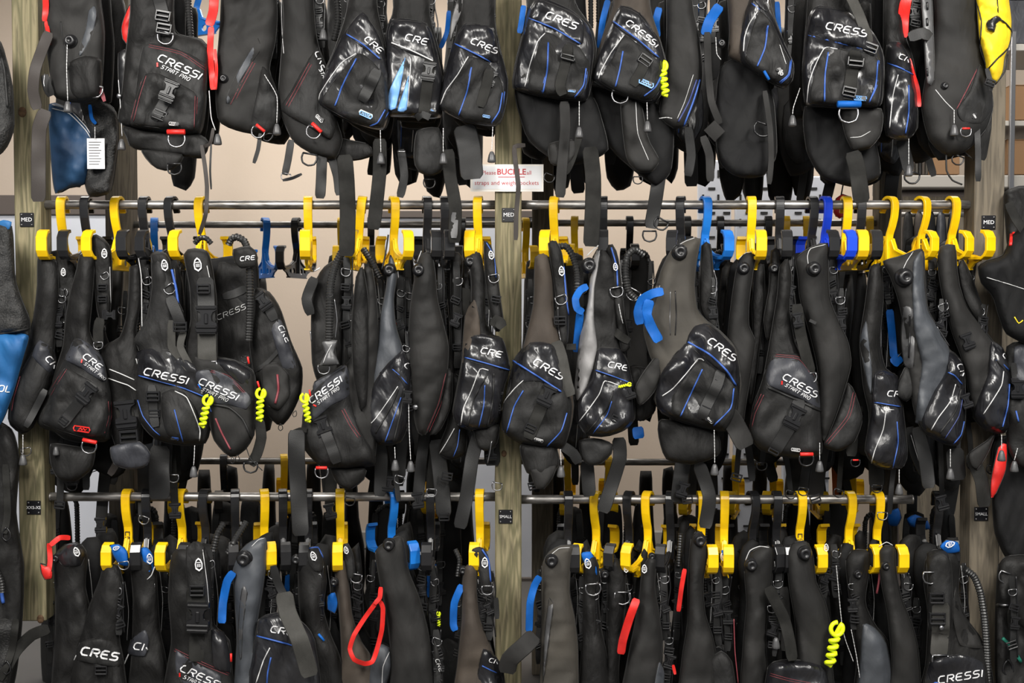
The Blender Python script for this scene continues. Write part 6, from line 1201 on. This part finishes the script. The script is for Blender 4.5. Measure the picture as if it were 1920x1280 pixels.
# right rack
v = Vest('black vest jutting over the right post at mid height, right edge', 1880, 620, dy=-.06)
b = v.pan('front_lobe', 'deep', '1834,500 1850,488 1880,478 1900,440 1960,400 1990,640 1940,650 1888,626 1872,590 1862,556 1840,530', -.1, .07, 26, wr=.012); v.pip('redfab', '1897,438 1895,460', b, .006); v.web('web', '1890,380 1905,410 1925,440', 18, Y=-.15); v.pip('whitepipe', '1850,520 1890,532 1930,545', b, .0012); v.pip('yelfab', '1902,594 1910,606 1918,600', b, .002)
v = Vest('dark vest with blue piping behind a pale grey panel, right edge, middle height', 1920, 860, dy=-.03)
b = v.pan('front_lobe', 'cordura2', '1888,650 1930,640 1980,660 1980,860 1920,880 1890,840 1884,740', -.08, .06, 24, wr=.01); v.pan('grey_panel', 'flapgrey', '1902,650 1960,650 1960,740 1908,740', 0, .012, 6, on=b); v.hwp('buckle', 1907, 728, 0, 1.1, b); v.pip('bluepipe', '1905,770 1910,790', b, .003); v.cord('1908,840 1902,862', -.18)
v = Vest('red triangular flag-like flap on a dark vest, right edge under the middle vests', 1880, 920, dy=.0)
b = v.pan('front_lobe', 'deep', '1870,820 1980,830 1990,1060 1900,1060 1866,1000 1860,900', -.04, .05, 20, wr=.01); v.pan('red_flap', 'redfab', '1872,838 1888,832 1886,880 1868,924 1858,934 1858,900', -.11, .015, 6, label='dark red fabric flap')
v = Vest('dark vest in deep shade at the right edge of the lower level', 1920, 1290, dy=-.02)
b = v.pan('front_lobe', 'cordura', '1872,1060 1910,1040 1990,1060 1990,1340 1880,1340 1866,1240', -.1, .06, 24, wr=.012); v.pip('green', '1880,1196 1896,1212 1914,1240', b, .006); v.hwp('ring', 1890, 1250, 0, 1.8, b); v.web('web', '1898,1140 1900,1180', 20, b); v.pip('steel', '1870,1134 1890,1134', b, .005); v.hwp('dring', 1886, 1080, 20, 1.2, b); v.gear(1900, 1080, 1240, -.2)
v = Vest('short dark hood-like garment under the right end of the middle rail', 1890, 470, dy=.05)
b = v.pan('front_lobe', 'cordura', '1884,360 1930,350 1960,420 1930,470 1892,470 1886,420', -.08, .05, 16, wr=.012); v.pip('redfab', '1902,436 1898,470', b, .008)
# ================================================================ vests of the rear racks, seen only in slices
SHP = ['-.30,0 .05,-.02 .20,.10 .22,.30 .45,.50 .52,.70 .42,.92 .10,1 -.35,.97 -.52,.80 -.42,.55 -.28,.35 -.35,.15',
       '-.10,0 .25,0 .30,.2 .34,.42 .50,.62 .46,.86 .2,1 -.3,.96 -.5,.78 -.45,.55 -.25,.35 -.2,.15',
       '-.25,0 .18,.0 .25,.25 .3,.5 .4,.7 .3,.95 -.1,1 -.4,.9 -.45,.65 -.35,.4 -.3,.2']
def rear(cx, y0, y1, wd, Y, i, label, group, dyn=0):
    g = random.Random(i*31+int(cx)); sh = pts(SHP[i % 3]); fl = -1 if i % 2 else 1
    poly = [(cx+fl*x*wd, y0+y*(y1-y0)) for x, y in sh]; H = y1-y0
    v = Vest(label, cx, y1, 'dive_vest', 'dive vest', group, Y=Y)
    m = ['cordura', 'neoprene', 'cordura2', 'deep'][i % 4]
    b = v.pan('front_lobe', m, poly, Y-.10, .04, 22, wr=.008, step=12)
    v.deep(poly, Y+.02, Y+.12, step=18, mid=False)
    v.web('webblack', [(cx+fl*.12*wd, y0+.02*H), (cx+fl*.18*wd, y0+.25*H), (cx+fl*.2*wd, y0+.5*H)], 12, b)
    for t, k in ((.15, 'ladder'), (.3, 'dring'), (.42, 'buckle')): v.hwp(k, cx+fl*.16*wd, y0+t*H, g.uniform(-20, 20), .9, b)
    pk = v.pan('pocket', 'cordura2' if i % 2 else 'vinyl', [(cx+fl*x*wd*.8, y0+H*(.68+.26*(y-.0))) for x, y in ((-.4, .1), (0, -.1), (.42, .1), (.45, .7), (.1, 1.05), (-.35, .9))], 0, .02, 10, on=b, step=12)
    if i % 2 == 0: v.pip('bluepipe', [(cx-.2*wd, y0+.72*H), (cx-.22*wd, y0+.9*H)], pk, .002); v.pip('whitepipe', [(cx+.1*wd, y0+.72*H), (cx+.02*wd, y0+.92*H)], pk, .0016)
    w1 = g.choice((14, 20, 26)); v.web('webblack', [(cx+g.uniform(-10, 10), y0+.95*H), (cx+g.uniform(-12, 12), y1+g.uniform(20, 60))], w1, Y=Y-.06, name='waist_strap')
    if g.random() < .6: v.hose([(cx-8, y0+6), (cx-14*fl, y0-8), (cx-26*fl, y0+10), (cx-28*fl, y0+.4*H)], .011, Y-.12)
    if g.random() < .35: v.web('bluefab', [(cx+.3*wd*fl, y0+.3*H), (cx+.34*wd*fl, y0+.45*H)], 10, Y=Y-.14, name='blue_band_loop')
    return v
N1 = ['the two black hangers at left', 'the blue-piped pod pocket vest', 'the front hose', 'the lettered leaning hanger', 'the slate vest with half-seen logo', 'the plain charcoal vest', 'the grey worn strap end',
    'the faded brown shoulder', 'the first blue band loop', 'the side pouch next to the brownish vest', 'the round valve of the brownish vest', 'the blue hanger clip', 'the narrow dark vest right of the blue hanger',
    'the big buckled pocket vest', 'the tall charcoal vest', 'the royal blue hanger', 'the blue loop near the slate vest', 'the slate vest with ribbed valve', 'the dark vest nearest the right post']
N2 = ['the left post foot', 'the first yellow lower hanger', 'the blue badge shoulders', 'the second yellow lower hanger', 'the big chest buckle', 'the slanting hoses', 'the lower slate vest', 'the wide crossing strap', 'the lower size badge', 'the red loop',
    'the blue lower hanger', 'the small logo pocket', 'the middle post', 'the lower olive vest', 'the S size badge', 'the two-dot hanger', 'the bright red band', 'the thin red band', 'the close yellow pair', 'the dark hanger pair', 'the neon coil at bottom', 'the slate lower lobe', 'the last lower rail vest', 'the right end of the lower rail']
N3 = ['the sideways logo vest', 'the first blue-piped top vest', 'the sky blue wedges', 'the vest over the middle post', 'the glossy vest right of the middle post', 'the long wide webbing tail', 'the neon coil top vest', 'the charcoal vest with blue stripes', 'the loop strap at top right',
    'the big black pouch', 'the faded brown top vest', 'the gap left of the squarish vest', 'the squarish vest', 'its blue ring tab', 'the half-seen top logo', 'the slotted back plate', 'the navy and grey bag']
L1 = 'black vest on the rear rack, seen in slices between the middle-row vests'
for i, (cx, y0, y1, wd) in enumerate(((285, 470, 890, 80), (345, 490, 905, 80), (640, 480, 860, 90), (700, 470, 900, 80), (755, 480, 880, 76), (800, 480, 870, 80), (862, 480, 900, 70), (1005, 490, 880, 70),
    (1078, 480, 870, 80), (1190, 480, 790, 80), (1290, 470, 870, 70), (1335, 480, 890, 70), (1440, 480, 870, 84), (1500, 476, 900, 80), (1540, 480, 890, 80), (1590, 480, 900, 80), (1640, 490, 890, 70), (1715, 450, 930, 90), (1780, 460, 920, 80))):
    rear(cx, y0, y1, wd, BY-.02*(i % 3), i, 'rear rack vest behind '+N1[i], 'rear rack vests at the middle level')
L2 = 'black vest on the rear rack, seen in slices behind the lower row'
for i in range(24):
    cx = 118+i*72+((i*37) % 23); y0 = 918+((i*29) % 36)
    if 905 < cx < 990: continue
    rear(cx, y0+20, 1330, 84, BY-.03*(i % 3), i+1, 'rear rack vest low behind '+N2[i], 'rear rack vests at the lower level')
L3 = 'black vest on the rear rack of the top level, its lower end above the middle rail'
for i, (cx, y1, wd) in enumerate(((640, 270, 80), (700, 290, 90), (770, 320, 84), (860, 300, 80), (1010, 300, 80), (1080, 310, 80), (1150, 280, 90), (1225, 300, 100), (1290, 290, 80), (1350, 280, 70), (1430, 290, 90), (1500, 330, 90), (1560, 345, 90), (1620, 350, 90), (1670, 330, 80), (1740, 290, 70), (150, 300, 90))):
    rear(cx, -120, y1, wd, BY-.03*(i % 3), i+2, 'rear rack vest above the middle rail, behind '+N3[i], 'rear rack vests at the top level')
hanger(368, -34, 'blue', 415, 'at the top left, body and arm showing above the frame edge', BY)

hang_bar = mk('far_bar', *tube([P(1688, 402, 1.43), P(1815, 402, 1.43)], .012, 10), 'galv', None); tag(hang_bar, 'dark bar carrying narrow garments, far behind three yellow hangers', 'rail')
for i, (x, m, n_) in enumerate(((1702, 'cordura', 'nearest the rear post'), (1722, 'brown', 'brownish'), (1744, 'deep', 'black, in the middle'), (1764, 'flapgrey', 'slate'), (1786, 'cordura2', 'nearest the right post'))):
    v = Vest('narrow garment on a far rack behind three yellow hangers, '+n_, x, 620, 'hanging_garment', 'garment', 'far garments', Y=1.4)
    v.pan('body', m, [(x-4, 398), (x+5, 396), (x+11, 430), (x+12, 620), (x-11, 620), (x-10, 430)], 1.4, .05, 14, wr=.01, step=12)
v = Vest('small red pouch behind the middle rail, beside the royal blue hanger', 1580, 412, 'pouch', 'bag', Y=.7)
v.pan('body', 'redfab', '1568,372 1580,364 1596,372 1592,396 1574,410 1562,398', .7, .03, 10); v.pip('webblack', '1576,372 1582,340', None, .003, 'cord', Y=.7)
v = Vest('orange strap hanging behind the lower rail, near its right end', 1566, 950, 'hanging_strap', 'strap', Y=.865)
v.web('orange', '1564,856 1566,900 1568,950', 12, Y=.865, name='strap'); v.hwp('ladder', 1565, 866, 0, 1, None, .858)
v = Vest('crumpled blue cloth behind the right end of the lower rail', 1720, 1000, 'cloth', 'cloth', Y=.4)
v.pan('cloth_fold', 'bluefab', '1664,962 1684,952 1690,970 1682,986 1666,984', .4, .03, 10, wr=.02); v.pan('cloth_fold', 'bluefab', '1700,972 1716,964 1740,976 1744,992 1722,990 1706,986', .4, .03, 10, wr=.02)
